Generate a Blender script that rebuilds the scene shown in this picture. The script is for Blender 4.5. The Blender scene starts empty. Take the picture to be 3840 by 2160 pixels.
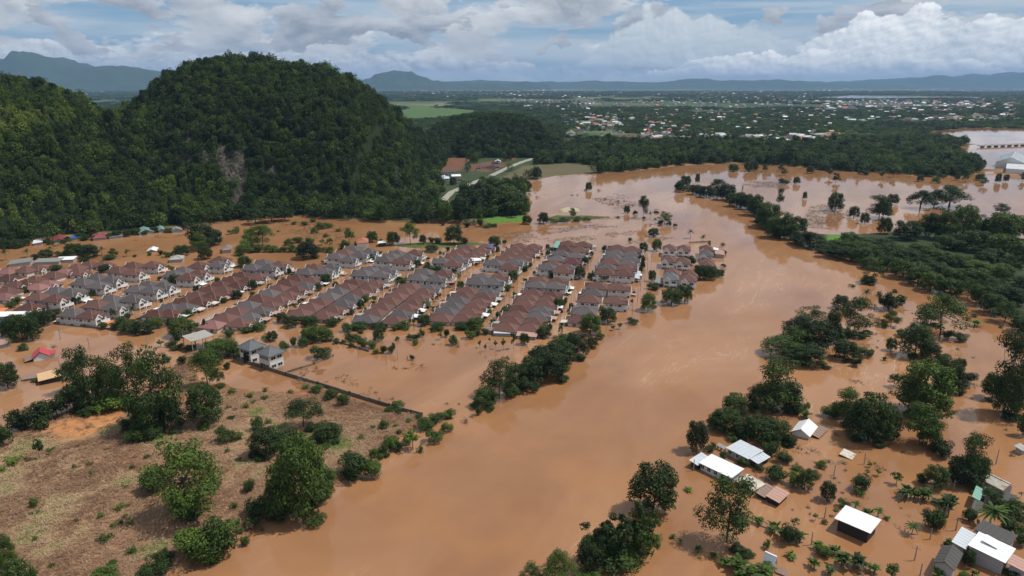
import bpy, math, random
import numpy as np

random.seed(7); RNG = np.random.default_rng(7)
scene = bpy.context.scene
COL = scene.collection

# ------------------------------------------------------------------ camera
F, HOR, CAMH = 2600.0, 318.0, 100.0          # focal length and horizon in pixels of a 3840 px wide frame, flight height
TH = math.atan((1080 - HOR) / F); CT, ST = math.cos(TH), math.sin(TH)
cam_d = bpy.data.cameras.new('camera'); cam = bpy.data.objects.new('camera', cam_d); COL.objects.link(cam)
cam_d.sensor_width = 36; cam_d.lens = F / 3840 * 36; cam_d.clip_start = 1; cam_d.clip_end = 200000
cam.location = (0, 0, CAMH); cam.rotation_euler = (math.pi / 2 - TH, 0, 0)
scene.camera = cam

# ------------------------------------------------------------------ sky, sun, exposure
SUN_EL, SUN_AZ = math.radians(60), math.radians(82)       # azimuth measured from +Y towards +X
world = bpy.data.worlds.new('World'); scene.world = world; world.use_nodes = True
wt = world.node_tree; wt.nodes.clear()

class X:
    """tiny arithmetic wrapper that writes Math nodes"""
    def __init__(s, tree, v): s.t = tree; s.v = v
    def _m(s, op, *a):
        n = s.t.nodes.new('ShaderNodeMath'); n.operation = op
        for i, q in enumerate((s,) + a):
            q = q.v if isinstance(q, X) else q
            if isinstance(q, (int, float)): n.inputs[i].default_value = q
            else: s.t.links.new(q, n.inputs[i])
        return X(s.t, n.outputs[0])
    def __add__(s, o): return s._m('ADD', o)
    __radd__ = __add__
    def __mul__(s, o): return s._m('MULTIPLY', o)
    __rmul__ = __mul__
    def __sub__(s, o): return s._m('SUBTRACT', o)
    def __rsub__(s, o): return X(s.t, o)._m('SUBTRACT', s)
    def __truediv__(s, o): return s._m('DIVIDE', o)
    def mx(s, o): return s._m('MAXIMUM', o)
    def mn(s, o): return s._m('MINIMUM', o)
    def abs(s): return s._m('ABSOLUTE')
    def pow(s, o): return s._m('POWER', o)
    def clamp(s): n = s._m('ADD', 0.0); n.v.node.use_clamp = True; return n
    def ramp(s, a, b):
        n = s.t.nodes.new('ShaderNodeMapRange'); n.interpolation_type = 'SMOOTHSTEP'
        s.t.links.new(s.v, n.inputs[0]); n.inputs[1].default_value = a; n.inputs[2].default_value = b
        return X(s.t, n.outputs[0])

def xyz(t, x, y, z):
    n = t.nodes.new('ShaderNodeCombineXYZ')
    for i, q in enumerate((x, y, z)):
        q = q.v if isinstance(q, X) else q
        if isinstance(q, (int, float)): n.inputs[i].default_value = q
        else: t.links.new(q, n.inputs[i])
    return n.outputs[0]
def noise(t, vec, scale, detail=5, rough=.55, dist=0.0):
    n = t.nodes.new('ShaderNodeTexNoise'); n.inputs['Scale'].default_value = scale
    n.inputs['Detail'].default_value = detail; n.inputs['Roughness'].default_value = rough; n.inputs['Distortion'].default_value = dist
    t.links.new(vec, n.inputs['Vector']); return X(t, n.outputs[0])
def puff(t, vec, scale, octs=4):
    """billows: round heads with creases between them"""
    r = None; amp = .5
    for o in range(octs):
        b = ((noise(t, vec, scale * 2.13 ** o, 0) - .5) * 3.4).abs() * amp; r = b if r is None else r + b; amp *= .6
    return r
def mixc(t, fac, a, b):
    n = t.nodes.new('ShaderNodeMix'); n.data_type = 'RGBA'
    fac = fac.v if isinstance(fac, X) else fac
    if isinstance(fac, (int, float)): n.inputs[0].default_value = fac
    else: t.links.new(fac, n.inputs[0])
    for i, q in ((6, a), (7, b)):
        if isinstance(q, tuple): n.inputs[i].default_value = (*q, 1)
        else: t.links.new(q, n.inputs[i])
    return n.outputs[2]

SKY_K = .10
sky = wt.nodes.new('ShaderNodeTexSky'); sky.sky_type = 'NISHITA'; sky.sun_disc = False
sky.sun_elevation = SUN_EL; sky.sun_rotation = SUN_AZ; sky.altitude = 400; sky.air_density = 1.0; sky.dust_density = .6; sky.ozone_density = 2.5
tc = wt.nodes.new('ShaderNodeTexCoord'); sp = wt.nodes.new('ShaderNodeSeparateXYZ'); wt.links.new(tc.outputs['Generated'], sp.inputs[0])
dx, dy, dz = (X(wt, sp.outputs[i]) for i in range(3))
el = dz._m('ARCSINE') * (180 / math.pi)                   # elevation in degrees
az = dx._m('ARCTAN2', dy) * (180 / math.pi)
def C(r, g, b): return (r / SKY_K, g / SKY_K, b / SKY_K)   # a cloud radiance, before the background strength
def sv(k, kz, oz=0.0): return xyz(wt, dx * k, dy * k, (dz + oz) * kz)
# thin high layer
thin = noise(wt, sv(3.2, 34), 1.0, 4, .58, .3)
blue = mixc(wt, .62, sky.outputs[0], C(.20, .42, .68))
c0 = mixc(wt, thin.ramp(.36, .66) * .78, blue, C(.66, .74, .81))
# broken grey cumulus, flat based, in rows that close up towards the horizon
def lay(col, k, kz, lo, hi, lit, base, seed, amount, emboss=4.0, lift=.005):
    v = sv(k, kz, seed); v2 = sv(k, kz, seed + lift)
    d = noise(wt, v, 1.0, 5, .56, .2); d2 = noise(wt, v2, 1.0, 5, .56, .2)
    m = d.ramp(lo, hi) * amount
    s = ((d - d2) * emboss + .62 - (d - lo) * 2.2).clamp()
    return mixc(wt, m, col, mixc(wt, s, C(*base), C(*lit)))
c1 = lay(c0, 6, 15, .465, .52, (.98, 1.0, 1.01), (.38, .42, .49), 3.1, .95, 3.6, .016)
c1 = lay(c1, 10, 24, .515, .55, (.70, .73, .78), (.23, .27, .34), 9.4, .95, 3.6, .010)
# towering cumulus banks: cauliflower tops over a long flat base
bv = xyz(wt, az * .42, el * .62, 3.0); bv2 = xyz(wt, az * .42 + .09, el * .62 + .15, 3.0)
pf, pf2 = puff(wt, bv, .7, 5), puff(wt, bv2, .7, 5); emb = (pf - pf2) * 1.15
def bank(col, a0, a1, base, top, seed, lit, shade, soft=.05):
    env = 1.0 - ((az - (a0 + a1) / 2).abs() / ((a1 - a0) / 2)).ramp(.35, 1.05)
    n1 = noise(wt, xyz(wt, az * .42, el * .2, seed), .5, 2, .5)
    h = base + (top - base) * env * (n1 * 1.15 + .14) + (pf - .55) * .95
    m = (h - el).ramp(0, soft * 3) * el.ramp(base - .1, base + .35)
    s = (emb + .36 + (el - base) / (top - base) * .40 + (n1 - .5) * 1.1).clamp()
    return mixc(wt, m, col, mixc(wt, s, C(*shade), C(*lit)))
c2 = bank(c1, 4, 24, 1.35, 7.4, 41.0, (.84, .90, .94), (.58, .68, .76), .14)
c2 = bank(c2, 14, 62, .95, 6.6, 13.0, (1.22, 1.23, 1.24), (.58, .67, .76), .05)
c2 = bank(c2, -75, 14, .8, 3.3, 27.0, (.90, .94, .98), (.40, .46, .54), .08)
c2 = bank(c2, 8, 36, .6, 3.0, 5.0, (1.30, 1.30, 1.30), (.56, .64, .73), .05)
# grey-blue air just over the horizon
c3 = mixc(wt, (1.0 - el.ramp(.05, 1.3)) * .62, c2, C(.50, .56, .61))
bg = wt.nodes.new('ShaderNodeBackground'); bg.inputs[1].default_value = SKY_K
wo = wt.nodes.new('ShaderNodeOutputWorld'); wt.links.new(c3, bg.inputs[0]); wt.links.new(bg.outputs[0], wo.inputs[0])

world.cycles.sampling_method = 'MANUAL'; world.cycles.sample_map_resolution = 256
sun_d = bpy.data.lights.new('sun', 'SUN'); sun_d.energy = 4.8; sun_d.angle = math.radians(.6); sun_d.color = (1, .95, .87)
sun = bpy.data.objects.new('sun', sun_d); COL.objects.link(sun)
sun.rotation_euler = (math.pi / 2 - SUN_EL, 0, -SUN_AZ + math.pi); sun.location = (0, 0, 400)
vs = scene.view_settings; vs.view_transform = 'Standard'; vs.look = 'None'; vs.exposure = -.20; vs.gamma = 1
scene.cycles.use_denoising = True
scene.cycles.max_bounces = 5; scene.cycles.diffuse_bounces = 2; scene.cycles.glossy_bounces = 2
scene.cycles.transmission_bounces = 2; scene.cycles.transparent_max_bounces = 4; scene.cycles.volume_bounces = 0

# ------------------------------------------------------------------ survey helpers: photo pixel -> place on the flood plain
def un(px, py, z=0.0):
    a = (px - 1920) / F; b = (1080 - py) / F
    d = (a, CT + b * ST, -ST + b * CT); t = (z - CAMH) / d[2]
    return d[0] * t, d[1] * t
def at_y(px, py, Y):
    a = (px - 1920) / F; b = (1080 - py) / F; t = Y / (CT + b * ST)
    return a * t, CAMH + (-ST + b * CT) * t
def top_z(Y, py):
    b = (1080 - py) / F
    return CAMH + Y * (b * CT - ST) / (CT + b * ST)
def depth(Y, z=0.0): return Y * CT - (z - CAMH) * ST
def pix(x, y, z):
    d = depth(y, z); return 1920 + F * x / d, 1080 - F * (y * ST + (z - CAMH) * CT) / d
K1 = 1280 / 2576
VIEW = {'TL': (0, 0), 'TM': (1280, 0), 'TR': (2560, 0), 'ML': (0, 720), 'MM': (1280, 720), 'MR': (2560, 720), 'BL': (0, 1440), 'BM': (1280, 1440), 'BR': (2560, 1440)}
def vw(tag, x, y): o = VIEW[tag]; return o[0] + x * K1, o[1] + y * K1
FV = 3840 / 2576
def fv(pts, z=0.0): return [un(x * FV, y * FV, z) for x, y in pts]

# ------------------------------------------------------------------ numpy value noise, polygons
def _hash(i, j, s): 
    n = (i.astype(np.int64) * 374761393 + j.astype(np.int64) * 668265263 + s * 1274126177) & 0xffffffff
    n = ((n ^ (n >> 13)) * 1103515245) & 0xffffffff
    return ((n ^ (n >> 16)) & 0xffff) / 65535.0
def vnoise(x, y, sc, seed=0, octs=4):
    x = np.asarray(x, float) / sc; y = np.asarray(y, float) / sc; r = 0; amp = .5; tot = 0
    for o in range(octs):
        i = np.floor(x); j = np.floor(y); fx = x - i; fy = y - j
        fx = fx * fx * (3 - 2 * fx); fy = fy * fy * (3 - 2 * fy)
        h = lambda a, b: _hash(i + a, j + b, seed + o * 17)
        r = r + amp * ((h(0, 0) * (1 - fx) + h(1, 0) * fx) * (1 - fy) + (h(0, 1) * (1 - fx) + h(1, 1) * fx) * fy)
        tot += amp; amp *= .5; x = x * 2.03 + 11.3; y = y * 2.03 + 5.7
    return r / tot
def sdist(px, py, poly):
    """signed distance to a polygon, positive inside"""
    px = np.asarray(px, float); py = np.asarray(py, float); d = np.full(px.shape, 1e18); ins = np.zeros(px.shape, bool)
    n = len(poly)
    for k in range(n):
        ax, ay = poly[k]; bx, by = poly[(k + 1) % n]; ex, ey = bx - ax, by - ay
        L = ex * ex + ey * ey + 1e-12; t = np.clip(((px - ax) * ex + (py - ay) * ey) / L, 0, 1)
        d = np.minimum(d, (px - ax - t * ex) ** 2 + (py - ay - t * ey) ** 2)
        c = ((ay > py) != (by > py)); 
        with np.errstate(divide='ignore', invalid='ignore'):
            xi = ex * (py - ay) / (ey if ey else 1e-12) + ax
        ins ^= c & (px < xi)
    d = np.sqrt(d); return np.where(ins, d, -d)
def sstep(v, a, b): t = np.clip((v - a) / (b - a), 0, 1); return t * t * (3 - 2 * t)

# ------------------------------------------------------------------ object helpers
def tag(o, label=None, cat=None, group=None, kind=None):
    if label: o['label'] = label
    if cat: o['category'] = cat
    if group: o['group'] = group
    if kind: o['kind'] = kind
    return o
def obj(name, data, parent=None, loc=None, rz=None, sc=None):
    o = bpy.data.objects.new(name, data); COL.objects.link(o)
    if parent: o.parent = parent
    if loc is not None: o.location = loc
    if rz is not None: o.rotation_euler = (0, 0, rz)
    if sc is not None: o.scale = sc
    return o
class MB:
    """collects boxes, prisms, tubes; builds one mesh with several material slots"""
    def __init__(s): s.v = []; s.f = []; s.m = []
    def poly(s, pts, faces, m=0):
        b = len(s.v); s.v += [tuple(p) for p in pts]
        for q in faces: s.f.append([b + i for i in q]); s.m.append(m)
    def box(s, x0, x1, y0, y1, z0, z1, m=0):
        s.poly([(x0, y0, z0), (x1, y0, z0), (x1, y1, z0), (x0, y1, z0), (x0, y0, z1), (x1, y0, z1), (x1, y1, z1), (x0, y1, z1)],
               [(0, 3, 2, 1), (4, 5, 6, 7), (0, 1, 5, 4), (1, 2, 6, 5), (2, 3, 7, 6), (3, 0, 4, 7)], m)
    def beam(s, a, b, w, h, m=0):
        a = np.array(a, float); b = np.array(b, float); d = b - a; L = np.linalg.norm(d); d /= L
        up = np.array((0, 0, 1.)) if abs(d[2]) < .95 else np.array((1., 0, 0)); sd = np.cross(d, up); sd /= np.linalg.norm(sd); up = np.cross(sd, d)
        P = []
        for q in (a, b):
            for i, j in ((-1, -1), (1, -1), (1, 1), (-1, 1)): P.append(q + sd * i * w / 2 + up * j * h / 2)
        s.poly(P, [(0, 1, 2, 3), (7, 6, 5, 4), (0, 4, 5, 1), (1, 5, 6, 2), (2, 6, 7, 3), (3, 7, 4, 0)], m)
    def tube(s, pts, rad, n=6, m=0):
        base = len(s.v); P = [np.array(p, float) for p in pts]
        for k, p in enumerate(P):
            d = P[min(k + 1, len(P) - 1)] - P[max(k - 1, 0)]; d /= (np.linalg.norm(d) + 1e-9)
            a = np.cross(d, (0.3, .9, .2)); a /= (np.linalg.norm(a) + 1e-9); b = np.cross(d, a)
            for i in range(n):
                t = 2 * math.pi * i / n; s.v.append(tuple(p + (a * math.cos(t) + b * math.sin(t)) * rad[k]))
        for k in range(len(P) - 1):
            for i in range(n):
                j = (i + 1) % n; s.f.append([base + k * n + i, base + k * n + j, base + (k + 1) * n + j, base + (k + 1) * n + i]); s.m.append(m)
    def mesh(s, name, mats, smooth=False):
        me = bpy.data.meshes.new(name); me.from_pydata(s.v, [], s.f)
        for q in mats: me.materials.append(q)
        me.polygons.foreach_set('material_index', s.m)
        if smooth: me.polygons.foreach_set('use_smooth', [True] * len(s.f))
        me.update(); return me

# ------------------------------------------------------------------ materials
MATS = {}
def mat(name):
    m = bpy.data.materials.new(name); m.use_nodes = True; t = m.node_tree
    b = t.nodes['Principled BSDF']; MATS[name] = m
    return m, t, b
def plain(name, col, rough=.7, var=.12, scale=.6, spec=.3, metal=0.0):
    """one colour with blotchy weathering"""
    m, t, b = mat(name); co = t.nodes.new('ShaderNodeTexCoord'); oi = t.nodes.new('ShaderNodeObjectInfo')
    n = noise(t, co.outputs['Object'], scale, 6, .65); k = (n - .5) * (var * 3) + (X(t, oi.outputs['Random']) - .5) * var * 1.6 + 1.0
    mx = t.nodes.new('ShaderNodeVectorMath'); mx.operation = 'SCALE'; mx.inputs[0].default_value = col; t.links.new(k.v, mx.inputs['Scale'])
    t.links.new(mx.outputs[0], b.inputs['Base Color']); b.inputs['Roughness'].default_value = rough; b.inputs['Specular IOR Level'].default_value = spec
    b.inputs['Metallic'].default_value = metal
    return m
def tiles(name, col, var=.1):
    """tiled roof: courses and weathering"""
    m, t, b = mat(name); co = t.nodes.new('ShaderNodeTexCoord'); oi = t.nodes.new('ShaderNodeObjectInfo')
    s_ = t.nodes.new('ShaderNodeSeparateXYZ'); t.links.new(co.outputs['Object'], s_.inputs[0]); z = X(t, s_.outputs[2])
    course = (z * 7.0)._m('FRACT').ramp(.0, .35); n = noise(t, co.outputs['Object'], .5, 6, .7); n2 = noise(t, co.outputs['Object'], 3.5, 3, .6)
    k = 1.0 + (n - .5) * .55 + (n2 - .5) * .3 + (X(t, oi.outputs['Random']) - .5) * .3 + (course - .8) * .18
    mx = t.nodes.new('ShaderNodeVectorMath'); mx.operation = 'SCALE'; mx.inputs[0].default_value = col; t.links.new(k.v, mx.inputs['Scale'])
    t.links.new(mx.outputs[0], b.inputs['Base Color']); b.inputs['Roughness'].default_value = .75; b.inputs['Specular IOR Level'].default_value = .25
    return m
def sheetmetal(name, col, rust=0.0, rough=.45):
    """ribbed metal roofing with rust or mud stains of its own"""
    m, t, b = mat(name); co = t.nodes.new('ShaderNodeTexCoord'); s_ = t.nodes.new('ShaderNodeSeparateXYZ'); t.links.new(co.outputs['Object'], s_.inputs[0])
    x = X(t, s_.outputs[0]); rib = (x * 1.3)._m('FRACT'); rib = (rib - .5).abs().ramp(.38, .5)
    n = noise(t, co.outputs['Object'], .28, 6, .7, .5); n2 = noise(t, xyz(t, x * 1.5, X(t, s_.outputs[1]) * .15, 0.0), 1.0, 3, .6)
    k = .97 + (n - .5) * .30 + (n2 - .5) * .22 - rib * .10
    mx = t.nodes.new('ShaderNodeVectorMath'); mx.operation = 'SCALE'; mx.inputs[0].default_value = col; t.links.new(k.v, mx.inputs['Scale'])
    c = mixc(t, n.ramp(.62 - rust * .25, .70 - rust * .12) * (rust > 0) * .85, mx.outputs[0], (.30, .19, .11))
    t.links.new(c, b.inputs['Base Color']); b.inputs['Roughness'].default_value = rough; b.inputs['Specular IOR Level'].default_value = .35
    return m
WALLW = plain('white_render', (.62, .62, .60), .8, .07)
WALLC = plain('cream_render', (.58, .54, .44), .8, .07)
WALLG = plain('grey_render', (.33, .33, .33), .85, .12)
CONC = plain('concrete', (.30, .28, .25), .9, .15)
DARK = plain('dark_timber', (.035, .028, .024), .8, .2)
GLASS = plain('window_glass', (.018, .02, .022), .12, .1, spec=.6)
TRIMW = plain('white_trim', (.68, .68, .66), .6, .04)
ROOF = {'b': tiles('brown_tiles', (.112, .054, .044)), 'g': tiles('grey_tiles', (.090, .076, .078)), 'm': tiles('maroon_tiles', (.110, .032, .034)),
        'p': tiles('pink_tiles', (.21, .10, .092)), 'd': tiles('dark_brown_tiles', (.082, .034, .026)), 'o': tiles('orange_tiles', (.36, .13, .075)),
        's': tiles('slate_tiles', (.10, .108, .115))}
RIDGE = {'b': plain('brown_ridge', (.20, .115, .095), .8), 'g': plain('grey_ridge', (.18, .155, .15), .8)}
SHEET = {'w': sheetmetal('white_sheet', (.74, .75, .76), .06), 'l': sheetmetal('pale_blue_sheet', (.50, .54, .58), .12), 'r': sheetmetal('rusty_white_sheet', (.60, .56, .48), .75),
         't': sheetmetal('tan_sheet', (.62, .40, .22)), 'k': sheetmetal('pinkish_sheet', (.42, .25, .20), .2), 'n': sheetmetal('brown_sheet', (.25, .165, .13), .4),
         'a': sheetmetal('asbestos_sheet', (.075, .070, .066), .0, .8), 'e': sheetmetal('green_sheet', (.18, .36, .29), .1), 'u': sheetmetal('blue_sheet', (.05, .16, .42)),
         'x': sheetmetal('red_sheet', (.46, .075, .085)), 'h': sheetmetal('old_grey_sheet', (.33, .32, .29), .3, .7), 'f': sheetmetal('faded_grey_sheet', (.22, .22, .21), .2, .7),
         'o': sheetmetal('orange_sheet', (.62, .20, .07)), 'c': sheetmetal('cyan_sheet', (.22, .50, .50)), 'y': sheetmetal('dull_red_sheet', (.24, .055, .06), .2), 'j': sheetmetal('faded_green_sheet', (.20, .33, .29), .2)}
BARK = plain('bark', (.085, .065, .050), .9, .25)
BARKP = plain('pale_bark', (.17, .15, .12), .9, .2)

def foliage(name, stops, trans=.22):
    m, t, b = mat(name)
    at = t.nodes.new('ShaderNodeAttribute'); at.attribute_type = 'INSTANCER'; at.attribute_name = 'tint'
    lf = t.nodes.new('ShaderNodeAttribute'); lf.attribute_type = 'GEOMETRY'; lf.attribute_name = 'leaf'
    oi = t.nodes.new('ShaderNodeObjectInfo')
    v = X(t, at.outputs['Fac']) + (X(t, lf.outputs['Fac']) - .5) * .42 + (X(t, oi.outputs['Random']) - .5) * .26
    r = t.nodes.new('ShaderNodeValToRGB'); e = r.color_ramp.elements
    while len(e) < len(stops): e.new(.5)
    for q, (p, c) in zip(e, stops): q.position = p; q.color = (*c, 1)
    t.links.new(v.v, r.inputs[0]); t.links.new(r.outputs[0], b.inputs['Base Color'])
    b.inputs['Roughness'].default_value = .62; b.inputs['Specular IOR Level'].default_value = .22
    tr = t.nodes.new('ShaderNodeBsdfTranslucent'); mxs = t.nodes.new('ShaderNodeMixShader'); mxs.inputs[0].default_value = trans
    t.links.new(r.outputs[0], tr.inputs[0]); t.links.new(b.outputs[0], mxs.inputs[1]); t.links.new(tr.outputs[0], mxs.inputs[2])
    t.links.new(mxs.outputs[0], t.nodes['Material Output'].inputs[0])
    return m
LEAF = foliage('leaves', [(0, (.011, .022, .008)), (.3, (.027, .049, .012)), (.6, (.064, .106, .018)), (.85, (.112, .176, .023)), (1, (.17, .20, .038))])
DRY = foliage('dry_brush', [(0, (.07, .05, .03)), (.5, (.15, .11, .07)), (1, (.24, .20, .12))], .1)
STRAW = foliage('straw', [(0, (.20, .115, .068)), (.35, (.34, .215, .128)), (.68, (.46, .33, .20)), (.85, (.26, .25, .09)), (1, (.13, .19, .04))], .15)

# ================================================================== the setting: ground, water, hills
L_FIELD = fv([(425, 1460), (500, 1408), (560, 1378), (640, 1332), (700, 1292), (800, 1268), (835, 1225), (930, 1192), (962, 1160), (1010, 1135), (1052, 1085), (1064, 1050),
              (980, 1024), (880, 993), (800, 968), (720, 942), (660, 918), (600, 905), (540, 880), (470, 885), (400, 940), (330, 975), (200, 1010), (90, 1060), (0, 1110), (-300, 1230), (-300, 1700), (425, 1700)])
L_MAIN = fv([(-700, 668), (-300, 640), (0, 618), (120, 604), (300, 588), (490, 570), (600, 556), (750, 547), (820, 552), (960, 560), (1100, 562), (1190, 568), (1330, 560), (1342, 548), (1312, 522), (1325, 480), (1322, 460),
             (1400, 441), (1500, 438), (1600, 431), (1700, 417), (1850, 410), (1900, 416), (1990, 418), (2050, 428), (2200, 434), (2330, 444), (2440, 446), (2480, 425), (2420, 400), (2400, 380), (2440, 362), (2400, 350), (2335, 342),
             (2330, 331), (2430, 322), (2800, 326)]) + [(5200, 2600), (60000, 9000), (60000, 90000), (-60000, 90000), (-60000, 700)]
L_WARE = fv([(2500, 440), (2530, 405), (2750, 400), (2750, 445)])
L_BANK = fv([(1978, 600), (2040, 612), (2110, 628), (2180, 664), (2300, 696), (2420, 735), (2500, 785), (2576, 835), (2900, 960), (2900, 640), (2576, 600), (2470, 560), (2300, 572), (2220, 586), (2120, 590), (2040, 588)])
L_ISLE = fv([(1352, 553), (1400, 541), (1480, 541), (1552, 546), (1470, 556), (1400, 560)])
L_STRIP = fv([(975, 618), (1050, 610), (1180, 608), (1240, 613), (1180, 622), (1040, 626)])
L_HEAP = fv([(1395, 528), (1420, 520), (1460, 523), (1475, 532), (1440, 537), (1405, 536)])
L_LOT = fv([(742, 938), (800, 908), (880, 918), (960, 945), (1000, 985), (1010, 1018), (900, 988), (800, 960)])
MUD = [fv(p) for p in ([(190, 1050), (250, 1035), (330, 1030), (345, 1060), (250, 1085), (200, 1080)], [(480, 905), (600, 905), (740, 950), (760, 990), (640, 985), (520, 950)], [(80, 1090), (190, 1060), (230, 1090), (120, 1120)])]
PADDY = [fv(p) for p in ([(985, 285), (1040, 268), (1150, 274), (1215, 280), (1190, 288), (1090, 302), (1010, 305)], [(985, 268), (1010, 263), (1090, 268), (1060, 275)])]
SOIL = [fv(p) for p in ([(1078, 396), (1130, 388), (1165, 392), (1180, 408), (1165, 432), (1110, 436), (1095, 430)], [(1176, 418), (1262, 404), (1272, 420), (1230, 436), (1180, 432)], [(1255, 400), (1300, 392), (1300, 404), (1262, 408)])]
TANGRASS = [fv(p) for p in ([(1235, 462), (1320, 418), (1440, 412), (1540, 424), (1500, 436), (1330, 452), (1300, 470)], [(1125, 540), (1190, 548), (1260, 556), (1190, 566), (1120, 560)])]
LAWN = [fv(p) for p in ([(2075, 590), (2160, 588), (2170, 600), (2120, 614), (2070, 610)], [(1180, 556), (1260, 548), (1330, 545), (1338, 560), (1240, 566)], [(2500, 590), (2580, 585), (2580, 615), (2500, 612)])]

def axis(lo, fa, fb, hi, step, g):
    a = list(np.arange(fa, fb, step)); s = step; v = a[-1]; up = []
    while v < hi: s *= g; v += s; up.append(v)
    s = step; v = fa; dn = []
    while v > lo: s *= g; v -= s; dn.append(v)
    return np.array(dn[::-1] + a + up)
GX = axis(-26000, -330, 330, 26000, 2.6, 1.13); GY = axis(-2500, 90, 640, 25000, 2.6, 1.035)

def ground_h(x, y):
    n = vnoise(x, y, 26, 3) - .5; n2 = vnoise(x, y, 7, 9, 3) - .5
    h = np.full(np.shape(x), -1.6)
    d = sdist(x, y, L_FIELD) + n * 7 + n2 * 2
    topf = .18 + 1.0 * sstep(-y, -228, -135) + n * .55 + n2 * .4
    for M_ in MUD[1:2]: topf = topf - .42 * sstep(sdist(x, y, M_), -8, 4)
    h = np.maximum(h, -1.6 + (topf + 1.6) * sstep(d, -5, 4))
    for P, tz, r in ((L_MAIN, 1.3, 9), (L_BANK, .9, 5), (L_ISLE, .35, 4), (L_STRIP, .5, 4), (L_WARE, .8, 6)):
        d = sdist(x, y, P) + n * r
        h = np.maximum(h, -1.6 + (tz + n2 * .5 + 1.6) * sstep(d, -r * .6, r * .7))
    h = np.maximum(h, -1.6 + (1.52 + n2 * .55 + n * .45) * sstep(sdist(x, y, L_LOT) + n * 5, -4, 6))
    h = np.maximum(h, -1.6 + (2.6 + n2) * sstep(sdist(x, y, L_HEAP) + n * 4, -7, 9))
    return h
XX, YY = np.meshgrid(GX, GY)
HH = ground_h(XX.ravel(), YY.ravel()).reshape(XX.shape)
def ground_at(x, y): return float(ground_h(np.array([x]), np.array([y]))[0])

def blend(c, w, col): return c * (1 - w[..., None]) + np.array(col) * w[..., None]
def cover(x, y):
    n = vnoise(x, y, 60, 21); n2 = vnoise(x, y, 14, 22); n3 = vnoise(x, y, 240, 23, 3); n4 = vnoise(x, y, 900, 29, 4)
    c = np.zeros(x.shape + (3,)) + np.array((.27, .135, .062))
    w = sstep(sdist(x, y, L_FIELD) + (n2 - .5) * 14, 0, 7)
    c = blend(c, w, (.31, .168, .095)); c = blend(c, w * sstep(n, .45, .62) * .8, (.36, .235, .137)); c = blend(c, w * sstep(n2, .58, .75) * .8, (.17, .088, .052)); c = blend(c, w * sstep(vnoise(x, y, 10, 27), .66, .76) * .7, (.085, .11, .03))
    for P in MUD: c = blend(c, sstep(sdist(x, y, P) + (n2 - .5) * 22, -3, 5) * w, (.42, .19, .075))
    w = sstep(sdist(x, y, L_MAIN) + (n2 - .5) * 10, 0, 8)
    c = blend(c, w, (.040, .058, .024)); far = w * sstep(y, 900, 1500)
    c = blend(c, far * sstep(n3, .50, .60) * .8, (.055, .098, .030)); c = blend(c, far * sstep(n4, .52, .60) * .8, (.075, .120, .042)); c = blend(c, far * sstep(n3 * .5 + n4 * .5, .56, .62), (.15, .135, .075))
    for P, q in ((L_BANK, (.036, .048, .02)), (L_ISLE, (.06, .09, .028)), (L_STRIP, (.06, .095, .028))): c = blend(c, sstep(sdist(x, y, P) + (n2 - .5) * 6, 0, 4), q)
    for P in PADDY: c = blend(c, sstep(sdist(x, y, P), 0, 10), (.065, .115, .032))
    for P in SOIL: c = blend(c, sstep(sdist(x, y, P) + (n2 - .5) * 12, -2, 5), (.145, .066, .036)); 
    for P in TANGRASS: c = blend(c, sstep(sdist(x, y, P) + (n2 - .5) * 10, -2, 4), (.105, .092, .048))
    for P in LAWN: c = blend(c, sstep(sdist(x, y, P) + (n2 - .5) * 3, 0, 3), (.085, .17, .030))
    c = blend(c, sstep(sdist(x, y, L_HEAP) + (n2 - .5) * 6, -6, 2), (.36, .31, .20))
    wet = 1 - sstep(ground_h(x.ravel(), y.ravel()).reshape(x.shape), .12, .42)
    return blend(c, wet * (y < 620) * .75, (.17, .075, .030))
def sheet(name, gx, gy, z, col=None):
    nx, ny = len(gx), len(gy); xx, yy = np.meshgrid(gx, gy)
    V = np.stack([xx, yy, z], -1).reshape(-1, 3)
    i = np.arange(nx * ny).reshape(ny, nx); Q = np.stack([i[:-1, :-1], i[:-1, 1:], i[1:, 1:], i[1:, :-1]], -1).reshape(-1, 4)
    me = bpy.data.meshes.new(name); me.vertices.add(len(V)); me.vertices.foreach_set('co', V.ravel())
    me.loops.add(Q.size); me.loops.foreach_set('vertex_index', Q.ravel()); me.polygons.add(len(Q))
    me.polygons.foreach_set('loop_start', np.arange(0, Q.size, 4)); me.polygons.foreach_set('use_smooth', np.ones(len(Q), bool))
    me.update(calc_edges=True)
    if col is not None:
        a = me.attributes.new('cover', 'FLOAT_COLOR', 'POINT'); a.data.foreach_set('color', np.concatenate([col.reshape(-1, 3), np.ones((len(V), 1))], 1).ravel())
    return me
def earth_mat(name, grain=.5, bump=.25, vscale=.45):
    m, t, b = mat(name); a = t.nodes.new('ShaderNodeAttribute'); a.attribute_name = 'cover'
    g = t.nodes.new('ShaderNodeNewGeometry'); n = noise(t, g.outputs['Position'], vscale, 8, .7); n2 = noise(t, g.outputs['Position'], .02, 6, .6)
    k = 1.0 + (n - .5) * grain * 2 + (n2 - .5) * .5
    mx = t.nodes.new('ShaderNodeVectorMath'); mx.operation = 'SCALE'; t.links.new(a.outputs['Color'], mx.inputs[0]); t.links.new(k.v, mx.inputs['Scale'])
    t.links.new(mx.outputs[0], b.inputs['Base Color']); b.inputs['Roughness'].default_value = .9; b.inputs['Specular IOR Level'].default_value = .15
    bp = t.nodes.new('ShaderNodeBump'); bp.inputs['Strength'].default_value = bump; bp.inputs['Distance'].default_value = .6; t.links.new(n.v, bp.inputs['Height']); t.links.new(bp.outputs[0], b.inputs['Normal'])
    return m
EARTH = earth_mat('earth')
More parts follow.
